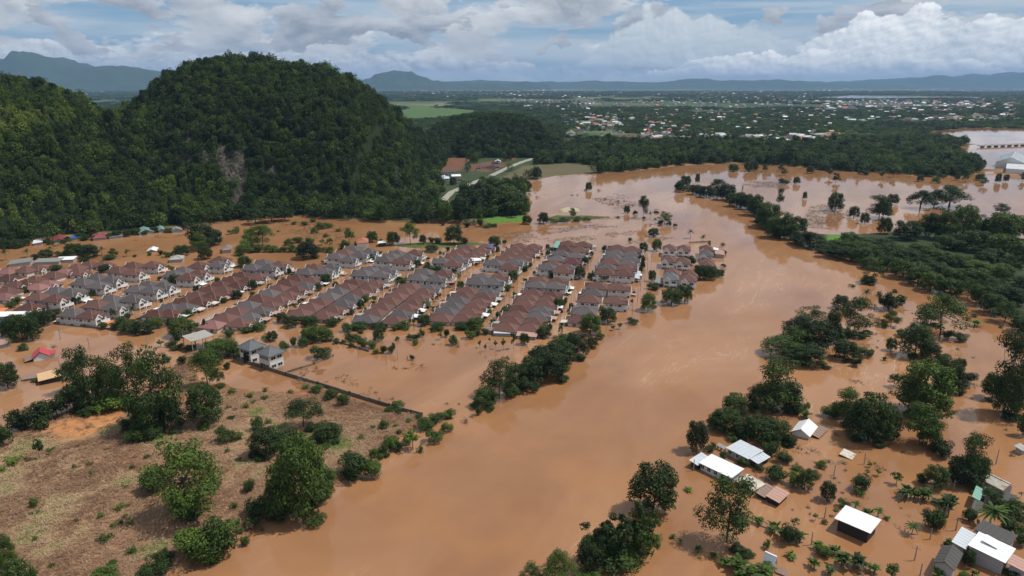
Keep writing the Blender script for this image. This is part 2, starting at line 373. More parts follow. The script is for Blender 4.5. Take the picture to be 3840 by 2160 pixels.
gme = sheet('ground', GX, GY, HH, cover(XX, YY)); gme.materials.append(EARTH)
tag(obj('ground', gme), 'flood plain of dry field, mud, woods floor and farmland', kind='structure')

# ---- flood water
def water_mat():
    m, t, b = mat('muddy_water'); g = t.nodes.new('ShaderNodeNewGeometry'); P = g.outputs['Position']
    s_ = t.nodes.new('ShaderNodeSeparateXYZ'); t.links.new(P, s_.inputs[0]); x, y = X(t, s_.outputs[0]), X(t, s_.outputs[1])
    # flow runs roughly from the far right bend to the near left corner
    u = x * .50 + y * .866; w = x * .866 - y * .50
    cl = noise(t, xyz(t, u * .006, w * .02, 0.0), 1.0, 5, .6, .8); st = noise(t, xyz(t, u * .022, w * .12, 2.0), 1.0, 5, .6, .7); sh = noise(t, P, .035, 4, .6)
    c = mixc(t, cl.ramp(.36, .64), (.240, .116, .054), (.322, .168, .084))
    c = mixc(t, sh.ramp(.38, .68) * .5, c, (.335, .158, .064))
    c = mixc(t, (1.0 - (st - .5).abs().ramp(.0, .014)) * cl.ramp(.48, .62) * .26, c, (.58, .42, .28))
    t.links.new(c, b.inputs['Base Color']); b.inputs['IOR'].default_value = 1.333; b.inputs['Specular IOR Level'].default_value = .5
    ro = noise(t, xyz(t, u * .01, w * .03, 7.0), 1.0, 3, .5); t.links.new((ro.ramp(.3, .75) * .07 + .02).v, b.inputs['Roughness'])
    rip = noise(t, xyz(t, u * .22, w * .42, 0.0), 1.0, 4, .6); swl = noise(t, xyz(t, u * .03, w * .09, 4.0), 1.0, 3, .6, 1.0)
    bp = t.nodes.new('ShaderNodeBump'); bp.inputs['Strength'].default_value = .20; bp.inputs['Distance'].default_value = .22
    t.links.new((rip * .5 + swl * 1.6 * ro.ramp(.35, .6)).v, bp.inputs['Height']); t.links.new(bp.outputs[0], b.inputs['Normal'])
    return m
WATER = water_mat()
wx = axis(-8000, -400, 600, 8000, 40, 1.4); wy = axis(-2000, 60, 1400, 9000, 40, 1.4); wme = sheet('flood_water', wx, wy, np.zeros((len(wy), len(wx)))); wme.materials.append(WATER)
tag(obj('flood_water', wme), 'brown muddy flood water and river', kind='structure')
MW = fv([(2036, 244), (2140, 239), (2500, 243), (2480, 248), (2150, 249), (2050, 248)], 2.5)
def flat(name, pts, z, m, kind='structure', label=None):
    me = bpy.data.meshes.new(name); me.from_pydata([(*p, z) for p in pts], [], [list(range(len(pts)))]); me.materials.append(m)
    o = obj(name, me); tag(o, label, kind=kind); return o
flat('distant_flood', MW, 2.5, WATER, label='pale strip of flood water far out on the plain')
GRASSM = plain('airfield_grass', (.13, .16, .08), .95, .1, .01)
flat('airfield', fv([(1640, 233), (1830, 230), (2100, 236), (2400, 240), (2390, 242), (2090, 239), (1830, 235)], 3.0), 3.0, GRASSM, label='long pale green airfield strip on the far plain')

# ---- hills
def sil(pts, Y, sub): 
    q = [at_y(x * FV, y * FV, Y) for x, y in pts]; return np.array([a for a, _ in q]), np.array([max(b - sub, 0) for _, b in q])
BIGX, BIGZ = sil([(180, 330), (240, 282), (300, 266), (345, 252), (372, 230), (400, 207), (450, 167), (500, 147), (560, 137), (650, 140), (740, 150), (800, 158), (860, 180), (900, 206), (940, 242), (970, 282), (1000, 322), (1040, 366), (1080, 424), (1108, 462), (1125, 500)], 760, 9)
LEFX, LEFZ = sil([(-700, 300), (-450, 200), (-200, 172), (0, 181), (60, 189), (120, 201), (180, 226), (215, 250), (240, 261), (300, 264), (345, 264), (380, 310), (430, 360), (520, 430), (600, 520)], 640, 9)
base_f = fv([(-700, 668), (-300, 640), (0, 616), (120, 602), (300, 584), (490, 566), (600, 552), (750, 543), (820, 540), (960, 530), (1100, 545), (1160, 540)])
BFX = np.array([p[0] for p in base_f]); BFY = np.array([p[1] for p in base_f]) + 4
MIDX, MIDZ = sil([(1030, 380), (1060, 345), (1100, 312), (1150, 292), (1230, 282), (1300, 287), (1350, 302), (1390, 335), (1420, 385)], 1150, 9)
def hill_h(x, y):
    yf = np.interp(x, BFX, BFY)
    n = (vnoise(x, y, 70, 41) - .5); n2 = (vnoise(x, y, 22, 43) - .5)
    def one(cx, cz, yc, back):
        c = np.interp(x * np.where(x < -130, yc / np.clip(y, 430, yc), 1), cx, cz, left=0, right=0); t = (y - yf) / (yc - yf)
        p = np.where(t < 1, np.sin(np.clip(t, 0, 1) * math.pi / 2) ** .78, np.cos(np.clip((y - yc) / back, 0, 1) * math.pi / 2) ** 1.2)
        return c * p * (t > 0)
    a = one(BIGX, BIGZ, 760., 330.); b = one(LEFX, LEFZ, 640., 125.)
    k = 10.0; m = np.maximum(a, b) + np.maximum(k - np.abs(a - b), 0) ** 2 / (4 * k) * sstep(np.maximum(a, b), 1, 12)
    cr = np.maximum(np.interp(x, BIGX, BIGZ, left=0, right=0), np.interp(x, LEFX, LEFZ, left=0, right=0)) + 1
    w = sstep(m, 3, 25) * (1 - sstep(m / cr, .72, .97) * .9)
    return m + (n * 30 + n2 * 9) * w - 1.0
def mid_h(x, y):
    c = np.interp(x, MIDX, MIDZ, left=0, right=0); t = np.clip((y - 985) / 165, 0, 1); p = np.where(y < 1150, np.sin(t * math.pi / 2) ** .9, np.cos(np.clip((y - 1150) / 220, 0, 1) * math.pi / 2))
    return c * p + (vnoise(x, y, 40, 47) - .5) * 8 * sstep(c * p, 3, 15) - .5
def z_all(x, y): return np.maximum.reduce([ground_h(x, y), hill_h(x, y), mid_h(x, y)])
def rock_w(x, y, z):
    """bare limestone where the big hill breaks into cliffs"""
    px = 1920 + F * x / (y * CT - (z - CAMH) * ST); py = 1080 - F * (y * ST + (z - CAMH) * CT) / (y * CT - (z - CAMH) * ST)
    px = px / FV; py = py / FV; w = np.zeros(np.shape(x))
    for cx, cy, rx, ry in ((602, 425, 17, 52), (560, 405, 26, 44), (520, 395, 14, 26), (600, 500, 12, 26), (575, 440, 14, 34), (470, 395, 10, 24), (445, 400, 14, 20), (470, 345, 10, 26), (690, 430, 7, 16), (1000, 440, 12, 24), (1020, 480, 9, 18), (530, 310, 12, 12), (850, 330, 6, 18)):
        w = np.maximum(w, 1 - ((px - cx) / rx) ** 2 - ((py - cy) / ry) ** 2)
    return w
def hill_mat():
    m, t, b = mat('hill_ground'); a = t.nodes.new('ShaderNodeAttribute'); a.attribute_name = 'cover'; g = t.nodes.new('ShaderNodeNewGeometry'); P = g.outputs['Position']
    s_ = t.nodes.new('ShaderNodeSeparateXYZ'); t.links.new(P, s_.inputs[0]); x, y, z = (X(t, s_.outputs[i]) for i in range(3))
    v = noise(t, xyz(t, x * .45, y * .45, z * .07), 1.0, 6, .7, .4); n = noise(t, P, .5, 6, .7)
    rk = mixc(t, v.ramp(.38, .62), (.018, .017, .016), (.115, .098, .084)); 
    col = mixc(t, X(t, a.outputs['Alpha']) * 1.0, a.outputs['Color'], rk); t.links.new(col, b.inputs['Base Color'])
    bp = t.nodes.new('ShaderNodeBump'); bp.inputs['Strength'].default_value = .9; bp.inputs['Distance'].default_value = 3; t.links.new((v * .8 + n * .3).v, bp.inputs['Height']); t.links.new(bp.outputs[0], b.inputs['Normal'])
    b.inputs['Roughness'].default_value = .95; b.inputs['Specular IOR Level'].default_value = .1
    return m
HILLM = hill_mat()
def hill_obj(name, gx, gy, hf, label, rock=False):
    xx, yy = np.meshgrid(gx, gy); z = hf(xx.ravel(), yy.ravel()); 
    if rock:
        rw = sstep(rock_w(xx.ravel(), yy.ravel(), z), 0, .5); z = z + rw * (vnoise(xx.ravel(), yy.ravel(), 6, 77, 3) - .5) * 9
    c = np.zeros(xx.shape + (3,)) + np.array((.022, .034, .014))
    me = sheet(name, gx, gy, z.reshape(xx.shape)); a = me.attributes.new('cover', 'FLOAT_COLOR', 'POINT')
    al = (rw if rock else np.zeros(xx.size))[:, None]; a.data.foreach_set('color', np.concatenate([c.reshape(-1, 3), al], 1).ravel())
    me.materials.append(HILLM); return tag(obj(name, me), label, kind='structure')
hill_obj('hill', np.arange(-900, -20, 5.), np.arange(430, 1095, 5.), hill_h, 'steep limestone hills covered in forest behind the estate', True)
hill_obj('low_hill', np.arange(-200, 130, 8.), np.arange(970, 1380, 8.), mid_h, 'low wooded knoll beyond the big hill')

MTN = earth_mat('mountain_woods', .5, .0, .004)
def ridge(name, pts, Y, width, label, rough=.06, seed=0):
    X0 = [at_y(x * FV, y * FV, Y) for x, y in pts]; cx = np.array([p[0] for p in X0]); cz = np.array([max(p[1], 0) for p in X0])
    gx = np.linspace(cx[0], cx[-1], 260); ts = np.linspace(-1, 1, 33); gy = Y + ts * width
    xx, yy = np.meshgrid(gx, gy); c = np.interp(xx, cx, cz); t = np.abs((yy - Y) / width)
    g = vnoise(xx, yy, width * .45, seed, 5) - .5; g2 = 1 - np.abs(vnoise(xx, yy, width * .3, seed + 5, 4) - .5) * 3
    z = c * (np.cos(t * math.pi / 2) ** 1.15) * (1 + (g * 1.0 + (g2 - .5) * .5) * sstep(t, .02, .35)) - 3 + c * (vnoise(xx, yy, width * .06, seed + 3, 3) - .5) * rough * 1.6
    me = sheet(name, gx, gy, z, np.zeros(xx.shape + (3,)) + np.array((.032, .052, .024))); me.materials.append(MTN)
    tag(obj(name, me), label, kind='structure')
ridge('mountains', [(-900, 218), (-600, 170), (-300, 150), (-100, 158), (0, 148), (50, 155), (90, 146), (125, 143), (170, 155), (205, 166), (260, 172), (300, 170), (330, 168), (380, 177), (430, 190), (480, 205), (560, 214)], 13000, 2200, 'blue forested mountain ridge behind the hills on the left', seed=3)
ridge('mountains', [(820, 213), (880, 208), (920, 203), (950, 196), (975, 185), (1000, 181), (1020, 184), (1045, 191), (1090, 203), (1150, 208), (1240, 211), (1330, 213)], 15000, 2000, 'blue double-peaked mountain beside the big hill on the horizon', seed=9)
ridge('mountains', [(1280, 212.5), (1305, 206), (1322, 203.5), (1345, 207), (1380, 212.6)], 16000, 1000, 'small isolated blue hill on the horizon', seed=11)
ridge('mountains', [(1000, 213), (1100, 206), (1200, 202), (1250, 203), (1340, 208), (1420, 207), (1500, 207), (1560, 205), (1640, 208), (1720, 203), (1780, 202), (1850, 206), (1930, 202), (2000, 206), (2100, 209), (2200, 212)], 20000, 2600, 'long low blue ridge along the middle of the horizon', seed=15)
ridge('mountains', [(1500, 213), (1700, 207), (1900, 207), (2000, 208), (2150, 205), (2300, 198), (2420, 194), (2500, 189), (2576, 184), (2800, 176), (3100, 180), (3300, 213)], 22500, 2800, 'high blue range under cloud at the right end of the horizon', seed=19)

# ================================================================== plants: prototypes of unit height and unit width
def leafmesh(name, pos, nrm, size, leafv, m, elong=1.0):
    n = len(pos); pos = np.asarray(pos); nrm = nrm / (np.linalg.norm(nrm, axis=1, keepdims=True) + 1e-9)
    a = np.cross(nrm, RNG.normal(size=(n, 3))); a /= np.linalg.norm(a, axis=1, keepdims=True) + 1e-9; b = np.cross(nrm, a)
    s = np.asarray(size)[:, None]; A = a * s * elong; B = b * s * .62
    V = np.stack([pos - A, pos - B * .9 + nrm * s * .12, pos + A, pos + B * .9 + nrm * s * .12], 1).reshape(-1, 3)
    Q = np.arange(n * 4).reshape(-1, 4); me = bpy.data.meshes.new(name)
    me.vertices.add(len(V)); me.vertices.foreach_set('co', V.ravel()); me.loops.add(Q.size); me.loops.foreach_set('vertex_index', Q.ravel()); me.polygons.add(n)
    me.polygons.foreach_set('loop_start', np.arange(0, Q.size, 4)); me.update(calc_edges=True)
    at = me.attributes.new('leaf', 'FLOAT', 'FACE'); at.data.foreach_set('value', np.asarray(leafv, float)); me.materials.append(m)
    return me
def crown_pts(lobes, per, lo=.55, up=.35, ragged=.18):
    P, N, Lf = [], [], []
    for (c, r) in lobes:
        k = max(6, int(per * r[0] * r[1] * 60)); d = RNG.normal(size=(k, 3)); d[:, 2] += .25; d /= np.linalg.norm(d, axis=1, keepdims=True)
        rad = lo + (1 - lo) * RNG.random((k, 1)) ** .6 + RNG.normal(size=(k, 1)) * ragged * .5
        P.append(np.array(c) + d * rad * np.array(r)); nn = d + RNG.normal(size=(k, 3)) * .45; nn[:, 2] += up; N.append(nn)
        Lf.append(np.clip(.5 + RNG.normal(size=k) * .2 + RNG.normal() * .16, 0, 1))
    return np.concatenate(P), np.concatenate(N), np.concatenate(Lf)
def limbs(mb, lobes, root, r0, k=6):
    for (c, r) in random.sample(lobes, min(k, len(lobes))):
        c = np.array(c); st = np.array(root) * (1, 1, random.uniform(.75, 1.0)); md = (st + c) / 2 + np.array((0, 0, -.03)) + RNG.normal(size=3) * .02
        mb.tube([st, md, c], [r0 * .55, r0 * .35, r0 * .12], 5)
PROTO = {}
def add_tree(kind, lobes, trunk_top, r0, per, leaf, lean=0.0, m=LEAF, bark=BARK, lo=.55, nl=6, up=.35):
    i = len(PROTO.setdefault(kind, [])); P, N, Lf = crown_pts(lobes, per, lo, up)
    P[:, 2] = np.maximum(P[:, 2], .01); cr = leafmesh(f'{kind}_crown', P, N, leaf * RNG.uniform(.6, 1.35, len(P)), Lf, m)
    mb = MB(); tt = (lean * .5, lean * .3, trunk_top)
    mb.tube([(0, 0, -.12), (0.004, 0, .08), (lean * .25, lean * .1, trunk_top * .55), tt], [r0 * 1.5, r0 * 1.05, r0 * .85, r0 * .6], 7); limbs(mb, lobes, tt, r0, nl)
    PROTO[kind].append((cr, mb.mesh(f'{kind}_trunk', [bark], True)))
def rnd_lobes(n, fn): return [fn(i) for i in range(n)]
U = random.uniform
for q in range(5):      # tall, irregular, see-through crowns
    def f(i):
        a = U(0, 6.28); z = U(.26, .9); R = (.42 if z < .72 else .27) * math.sqrt(U(.1, 1.05)); r = U(.085, .15)
        return ((R * math.cos(a), R * math.sin(a), z), (r * 1.25, r * 1.25, r * .8))
    add_tree('T', rnd_lobes(30 + q * 3, f) + [((U(-.08, .08), U(-.08, .08), .9), (.12, .12, .09))], .55, .015, 120, .0185, U(-.1, .1), nl=10)
for q in range(5):      # dense rounded crowns
    def f(i):
        a = i * 2.4 + U(-.4, .4); t = (i + .5) / 34; z = .16 + .72 * t; R = .36 * math.sqrt(max(.05, 1 - ((z - .42) / .56) ** 2)) * U(.75, 1.1); r = U(.11, .18)
        return ((R * math.cos(a), R * math.sin(a), z), (r, r, r * .75))
    add_tree('B', rnd_lobes(34, f) + [((0, 0, .55), (.3, .3, .35))], .4, .02, 140, .0235, U(-.06, .06), nl=3)
for q in range(3):      # umbrella crowns of rain trees
    def f(i):
        a = U(0, 6.28); R = .43 * math.sqrt(U(0, 1)); z = .27 + .58 * (1 - (R / .47) ** 2) + U(-.06, .03); r = U(.10, .16)
        return ((R * math.cos(a), R * math.sin(a), z), (r, r, r * .9))
    add_tree('R', rnd_lobes(44, f), .42, .024, 120, .0225, 0, nl=8, up=.6)
for q in range(5):      # shrubs down to the ground
    def f(i):
        a = U(0, 6.28); R = .34 * math.sqrt(U(0, 1)); z = U(.12, .62) * (1.15 - R); r = U(.14, .24)
        return ((R * math.cos(a), R * math.sin(a), z + .1), (r, r, r * 1.1))
    add_tree('S', rnd_lobes(15, f), .3, .014, 85, .034, 0, nl=2)
for q in range(3):      # open young trees
    def f(i):
        a = U(0, 6.28); R = .3 * U(.2, 1); return ((R * math.cos(a), R * math.sin(a), U(.42, .92)), (.15, .15, .10))
    add_tree('Y', rnd_lobes(9, f), .55, .018, 24, .06, U(-.1, .1), nl=5)
for q in range(3):      # low weeds
    def f(i): a = U(0, 6.28); R = U(0, .4); return ((R * math.cos(a), R * math.sin(a), .25), (.16, .16, .4))
    add_tree('W', rnd_lobes(9, f), .2, .01, 24, .06, 0, nl=2, up=.1)
for q in range(2): add_tree('C', rnd_lobes(12, lambda i: ((U(-.1, .1), U(-.1, .1), .1 + i * .07), (.36 - .2 * abs(i / 12 - .4), .36 - .2 * abs(i / 12 - .4), .12))), .5, .04, 14, .08)
for q in range(3):      # drowned brush
    def f(i): a = U(0, 6.28); R = U(0, .38); return ((R * math.cos(a), R * math.sin(a), U(.08, .4)), (.18, .18, .25))
    add_tree('D', rnd_lobes(8, f), .3, .01, 11, .045, 0, m=DRY, nl=7)
for q in range(2):      # forest trees, fewer and larger leaves
    pass
for q in range(5):
    def f(i):
        a = i * 2.4 + U(-.5, .5); t = (i + .5) / 15; z = .2 + .66 * t; R = .32 * math.sqrt(max(.05, 1 - ((z - .45) / .55) ** 2)) * U(.6, 1.15); r = U(.15, .23)
        return ((R * math.cos(a), R * math.sin(a), z), (r, r, r * .75))
    add_tree('F', rnd_lobes(15, f) + [((0, 0, .5), (.28, .28, .35))], .3, .03, 11, .050, nl=2)
def blades(kind, n, m, fn, w0, rings=5, bark=None, trunk=None):
    """plants made of long arching blades: fn(i) gives direction angle, rise, length, origin"""
    P, Fc, Lf = [], [], []
    for i in range(n):
        a, rise, L, o, droop, w = fn(i); dr = np.array((math.cos(a), math.sin(a), 0)); sd = np.array((-math.sin(a), math.cos(a), 0)); b0 = len(P); lv = U(.2, .8)
        for k in range(rings):
            t = k / (rings - 1); c = np.array(o) + dr * L * t * math.cos(rise) * (1 + .1 * t) + np.array((0, 0, L * (t * math.sin(rise) - droop * t * t))); ww = w * (math.sin(math.pi * (t * .86 + .1)) ** .7)
            P += [c - sd * ww / 2 + (0, 0, ww * .12), c + sd * ww / 2 + (0, 0, ww * .12)]
        for k in range(rings - 1): q = b0 + 2 * k; Fc.append((q, q + 1, q + 3, q + 2)); Lf.append(lv)
    me = bpy.data.meshes.new(f'{kind}_leaves'); me.from_pydata([tuple(p) for p in P], [], Fc); me.materials.append(m)
    at = me.attributes.new('leaf', 'FLOAT', 'FACE'); at.data.foreach_set('value', Lf)
    mb = MB(); trunk(mb); PROTO.setdefault(kind, []).append((me, mb.mesh(f'{kind}_stem', [bark or BARK], True)))
for q in range(2):      # coconut palm
    cx, cy = U(-.05, .05), U(-.05, .05)
    blades('P', 26, LEAF, lambda i: (i * 2.4, U(-.3, 1.1), U(.42, .52), (cx, cy, .72), U(.28, .5), .085), .08, 6, BARKP, lambda mb: mb.tube([(0, 0, -.1), (cx * .3, cy * .3, .35), (cx, cy, .73)], [.026, .018, .014], 6))
for q in range(3):      # banana clump
    ST_ = [(U(-.2, .2), U(-.2, .2), U(.3, .5)) for _ in range(5)]
    blades('N', 38, LEAF, lambda i: (U(0, 6.28), U(.35, 1.35), U(.42, .6), ST_[i % 5], U(.25, .6), U(.13, .19)), .15, 5, plain(f'banana_stem_{q}', (.12, .13, .05), .7), lambda mb: [mb.tube([(s_[0], s_[1], -.1), s_], [.035, .025], 6) for s_ in ST_])
for q in range(2):      # bamboo plumes
    CU = [(U(-.3, .3), U(-.3, .3), U(.45, .92), U(0, 6.28), U(.08, .2)) for _ in range(26)]
    lob = [((x + math.cos(a) * l, y + math.sin(a) * l, z), (.11, .11, .09)) for x, y, z, a, l in CU] + [((x * .9, y * .9, z * .55), (.1, .1, .16)) for x, y, z, a, l in CU]
    P, N, Lf = crown_pts(lob, 70, .3, .2); cr = leafmesh('M_crown', P, N, .034 * RNG.uniform(.7, 1.3, len(P)), Lf, LEAF, 1.5); mb = MB()
    for x, y, z, a, l in CU: mb.tube([(x * .5, y * .5, -.05), (x * .8, y * .8, z * .6), (x + math.cos(a) * l * .6, y + math.sin(a) * l * .6, z)], [.008, .007, .003], 5)
    PROTO['M'].append((cr, mb.mesh('M_culms', [BARKP], True))) if 'M' in PROTO else PROTO.__setitem__('M', [(cr, mb.mesh('M_culms', [BARKP], True))])

# ------------------------------------------------------------------ masses of vegetation nobody could count: instanced stuff
def proto_obj(me, name):
    o = bpy.data.objects.new(name, me); return o
def joined(name, parts):
    """several (mesh, offset, scale) as one mesh keeping the leaf attribute"""
    V, Q, Lf, off = [], [], [], 0
    for me, o_, s_ in parts:
        n = len(me.vertices); a = np.zeros(n * 3); me.vertices.foreach_get('co', a); V.append(a.reshape(-1, 3) * s_ + o_)
        l = np.zeros(len(me.loops), int); me.loops.foreach_get('vertex_index', l); Q.append(l + off); off += n
        f_ = np.zeros(len(me.polygons)); me.attributes['leaf'].data.foreach_get('value', f_); Lf.append(f_)
    V = np.concatenate(V); Q = np.concatenate(Q); Lf = np.concatenate(Lf); m2 = bpy.data.meshes.new(name)
    m2.vertices.add(len(V)); m2.vertices.foreach_set('co', V.ravel()); m2.loops.add(len(Q)); m2.loops.foreach_set('vertex_index', Q); m2.polygons.add(len(Lf))
    m2.polygons.foreach_set('loop_start', np.arange(0, len(Q), 4)); m2.update(calc_edges=True); at = m2.attributes.new('leaf', 'FLOAT', 'FACE'); at.data.foreach_set('value', Lf)
    m2.materials.append(LEAF); return m2
def scatter(name, pts, scl, rot, idx, tint, protos, label, kind='stuff', cat=None):
    pc = bpy.data.collections.new(name + '_kinds')
    for i, me in enumerate(protos): pc.objects.link(proto_obj(me, f'{name}_kind_{i:02d}'))
    me = bpy.data.meshes.new(name); me.vertices.add(len(pts)); me.vertices.foreach_set('co', np.asarray(pts, float).ravel())
    for nm, ty, arr, key in (('scl', 'FLOAT_VECTOR', scl, 'vector'), ('rot', 'FLOAT_VECTOR', rot, 'vector'), ('pick', 'INT', idx, 'value'), ('tint', 'FLOAT', tint, 'value')):
        a = me.attributes.new(nm, ty, 'POINT'); a.data.foreach_set(key, np.asarray(arr).ravel())
    o = obj(name, me); md = o.modifiers.new('instances', 'NODES')
    ng = bpy.data.node_groups.new(name + '_instances', 'GeometryNodeTree'); md.node_group = ng
    ng.interface.new_socket('Geometry', in_out='INPUT', socket_type='NodeSocketGeometry'); ng.interface.new_socket('Geometry', in_out='OUTPUT', socket_type='NodeSocketGeometry')
    gi = ng.nodes.new('NodeGroupInput'); go = ng.nodes.new('NodeGroupOutput'); ip = ng.nodes.new('GeometryNodeInstanceOnPoints'); ci = ng.nodes.new('GeometryNodeCollectionInfo')
    ci.inputs['Collection'].default_value = pc; ci.inputs['Separate Children'].default_value = True; ci.inputs['Reset Children'].default_value = True
    def na(nm, ty): n = ng.nodes.new('GeometryNodeInputNamedAttribute'); n.data_type = ty; n.inputs['Name'].default_value = nm; return n.outputs['Attribute']
    ng.links.new(gi.outputs[0], ip.inputs['Points']); ng.links.new(ci.outputs[0], ip.inputs['Instance']); ip.inputs['Pick Instance'].default_value = True
    ng.links.new(na('pick', 'INT'), ip.inputs['Instance Index'])
    er = ng.nodes.new('FunctionNodeEulerToRotation'); ng.links.new(na('rot', 'FLOAT_VECTOR'), er.inputs[0]); ng.links.new(er.outputs[0], ip.inputs['Rotation'])
    ng.links.new(na('scl', 'FLOAT_VECTOR'), ip.inputs['Scale']); ng.links.new(ip.outputs[0], go.inputs[0])
    tag(o, label, cat, kind=kind); return o
FOREST = [c for c, _ in PROTO['F']] + [c for c, _ in PROTO['B'][:2]]
def grove(k, hs):
    return joined('grove', [(random.choice(FOREST[:5]), np.array((U(-1, 1) * hs, U(-1, 1) * hs, -.05)), np.array((1, 1, 1)) * np.array((U(.4, .62), U(.4, .62), U(.45, .8)))) for _ in range(k)])
GROVE = [grove(6, .45) for _ in range(4)]
def plant_mass(name, x, y, z, w, h, tint, protos, label, sink=.06):
    n = len(x); scl = np.stack([w * RNG.uniform(.8, 1.25, n), w * RNG.uniform(.8, 1.25, n), h * RNG.uniform(.75, 1.3, n)], 1)
    rot = np.stack([RNG.normal(size=n) * .06, RNG.normal(size=n) * .06, RNG.uniform(0, 6.28, n)], 1)
    return scatter(name, np.stack([x, y, z - h * sink], 1), scl, rot, RNG.integers(0, len(protos), n), np.clip(tint, 0, 1), protos, label)
def jgrid(x0, x1, y0, y1, s):
    gx, gy = np.meshgrid(np.arange(x0, x1, s), np.arange(y0, y1, s)); gx = gx.ravel() + RNG.uniform(-.5, .5, gx.size) * s; gy = gy.ravel() + RNG.uniform(-.5, .5, gy.size) * s
    k = np.abs(gx) < gy * .80 + 60; return gx[k], gy[k]
# hills
x, y = jgrid(-620, -20, 440, 1090, 4.6); z = hill_h(x, y); zz = rock_w(x, y, z)
k = (z > 1.0) & (zz < RNG.uniform(.05, .42, len(x))) & (y < np.where(x > -190, 1085, 830)); x, y, z = x[k], y[k], z[k]
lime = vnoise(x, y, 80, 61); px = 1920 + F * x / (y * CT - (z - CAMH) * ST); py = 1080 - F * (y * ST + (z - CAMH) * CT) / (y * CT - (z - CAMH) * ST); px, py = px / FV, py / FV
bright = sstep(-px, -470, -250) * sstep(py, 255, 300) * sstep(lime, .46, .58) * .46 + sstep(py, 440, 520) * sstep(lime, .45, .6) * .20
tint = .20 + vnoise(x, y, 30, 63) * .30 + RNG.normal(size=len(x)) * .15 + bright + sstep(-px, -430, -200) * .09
big = RNG.random(len(x)); w = np.where(big > .86, 9.5, np.where(bright > .25, 5.2, 6.6)) * RNG.uniform(.8, 1.2, len(x)); h = w * RNG.uniform(.95, 1.5, len(x))
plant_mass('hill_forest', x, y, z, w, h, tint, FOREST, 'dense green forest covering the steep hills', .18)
x, y = jgrid(-200, 130, 975, 1330, 7.0); z = mid_h(x, y); k = z > 1; x, y, z = x[k], y[k], z[k]
plant_mass('knoll_forest', x, y, z, np.full(len(x), 11.), np.full(len(x), 11.), .18 + vnoise(x, y, 60, 65) * .25 + RNG.normal(size=len(x)) * .07, FOREST, 'dark woods covering the low knoll beyond the hill', .1)
# woods of the plain, leaving fields, road and hamlets open
OPEN = [(P, 2) for P in PADDY + SOIL + TANGRASS + LAWN[:2]] + [(MW, 20)]
VILL = [fv(p) for p in ([(1415, 300), (1480, 292), (1580, 300), (1560, 335), (1440, 345)], [(1560, 350), (1700, 332), (1720, 352), (1640, 364)], [(1690, 352), (1800, 340), (1850, 350), (1820, 362)], [(1850, 345), (2100, 340), (2110, 362), (1990, 370), (1860, 362)],
                        [(1100, 436), (1160, 440), (1170, 462), (1110, 464)], [(1180, 424), (1262, 410), (1270, 432), (1190, 440)], [(1412, 345), (1450, 340), (1450, 372), (1415, 380)], [(2100, 300), (2560, 285), (2576, 305), (2350, 312), (2150, 310)])]
ROAD_L = fv([(1128, 530), (1118, 505), (1135, 488), (1180, 468), (1230, 448), (1280, 424), (1312, 411), (1340, 402)])
CLEAR = fv([(1072, 386), (1150, 382), (1300, 384), (1350, 398), (1345, 425), (1320, 475), (1240, 486), (1180, 505), (1130, 540), (1112, 500), (1105, 450), (1085, 420)])
def near_line(x, y, L):
    d = np.full(x.shape, 1e9)
    for (ax, ay), (bx, by) in zip(L[:-1], L[1:]):
        ex, ey = bx - ax, by - ay; t = np.clip(((x - ax) * ex + (y - ay) * ey) / (ex * ex + ey * ey), 0, 1); d = np.minimum(d, np.hypot(x - ax - t * ex, y - ay - t * ey))
    return d
def wood(name, y0, y1, s, w, h, cov, protos, label, seed, keep=None):
    xm = y1 * .8 + 60; x, y = jgrid(-xm, xm, y0, y1, s)
    k = (sdist(x, y, L_MAIN) > 2) & (hill_h(x, y) < 2) & (mid_h(x, y) < 2)
    x, y = x[k], y[k]; k = np.ones(len(x), bool)
    for P, mrg in OPEN: k &= sdist(x, y, P) < mrg
    for P in VILL: k &= (sdist(x, y, P) < 0) | (RNG.random(len(x)) < .10)
    k &= near_line(x, y, ROAD_L) > 9
    k &= (sdist(x, y, CLEAR) < 0) | (RNG.random(len(x)) < .07)
    d = vnoise(x, y, s * 16, seed, 4) + (vnoise(x, y, s * 70, seed + 3, 2) - .5) * .5; k &= d < cov
    x, y = x[k], y[k]; n = len(x)
    t = .18 + vnoise(x, y, s * 6, seed + 5) * .40 + RNG.normal(size=n) * .12 + (RNG.random(n) > .93) * .3
    plant_mass(name, x, y, np.full(n, .8), np.full(n, w) * RNG.uniform(.75, 1.25, n), np.full(n, h) * RNG.uniform(.7, 1.2, n) * (.55 + .9 * vnoise(x, y, s * 5, seed + 9)), t, protos, label, .03)
wood('riverside_forest', 440, 1250, 7.0, 11.5, 12, .95, FOREST, 'thick riverside forest on the far bank', 71)
wood('plain_woods', 1250, 3200, 15, 24, 12, .66, GROVE, 'scattered woods and orchards across the plain', 81)
wood('distant_woods', 3200, 11000, 44, 66, 15, .62, GROVE, 'dark tree cover of the far plain', 91)

# ================================================================== buildings
AZ = math.radians(13.2); SDIR = (math.sin(AZ), math.cos(AZ)); CDIR = (math.cos(AZ), -math.sin(AZ))    # estate streets run along SDIR
ORD = ['first', 'second', 'third', 'fourth', 'fifth', 'sixth', 'seventh', 'eighth', 'ninth', 'tenth', 'eleventh', 'twelfth', 'thirteenth', 'fourteenth', 'fifteenth', 'sixteenth', 'seventeenth', 'eighteenth', 'nineteenth', 'twentieth']
TENS = {2: 'twenty', 3: 'thirty', 4: 'forty', 5: 'fifty', 6: 'sixty', 7: 'seventy', 8: 'eighty'}
def ordw(i):
    if i < 20: return ORD[i]
    t, u = divmod(i + 1, 10)
    return (TENS[t][:-1] + 'ieth') if u == 0 else TENS[t] + '-' + ORD[u - 1]

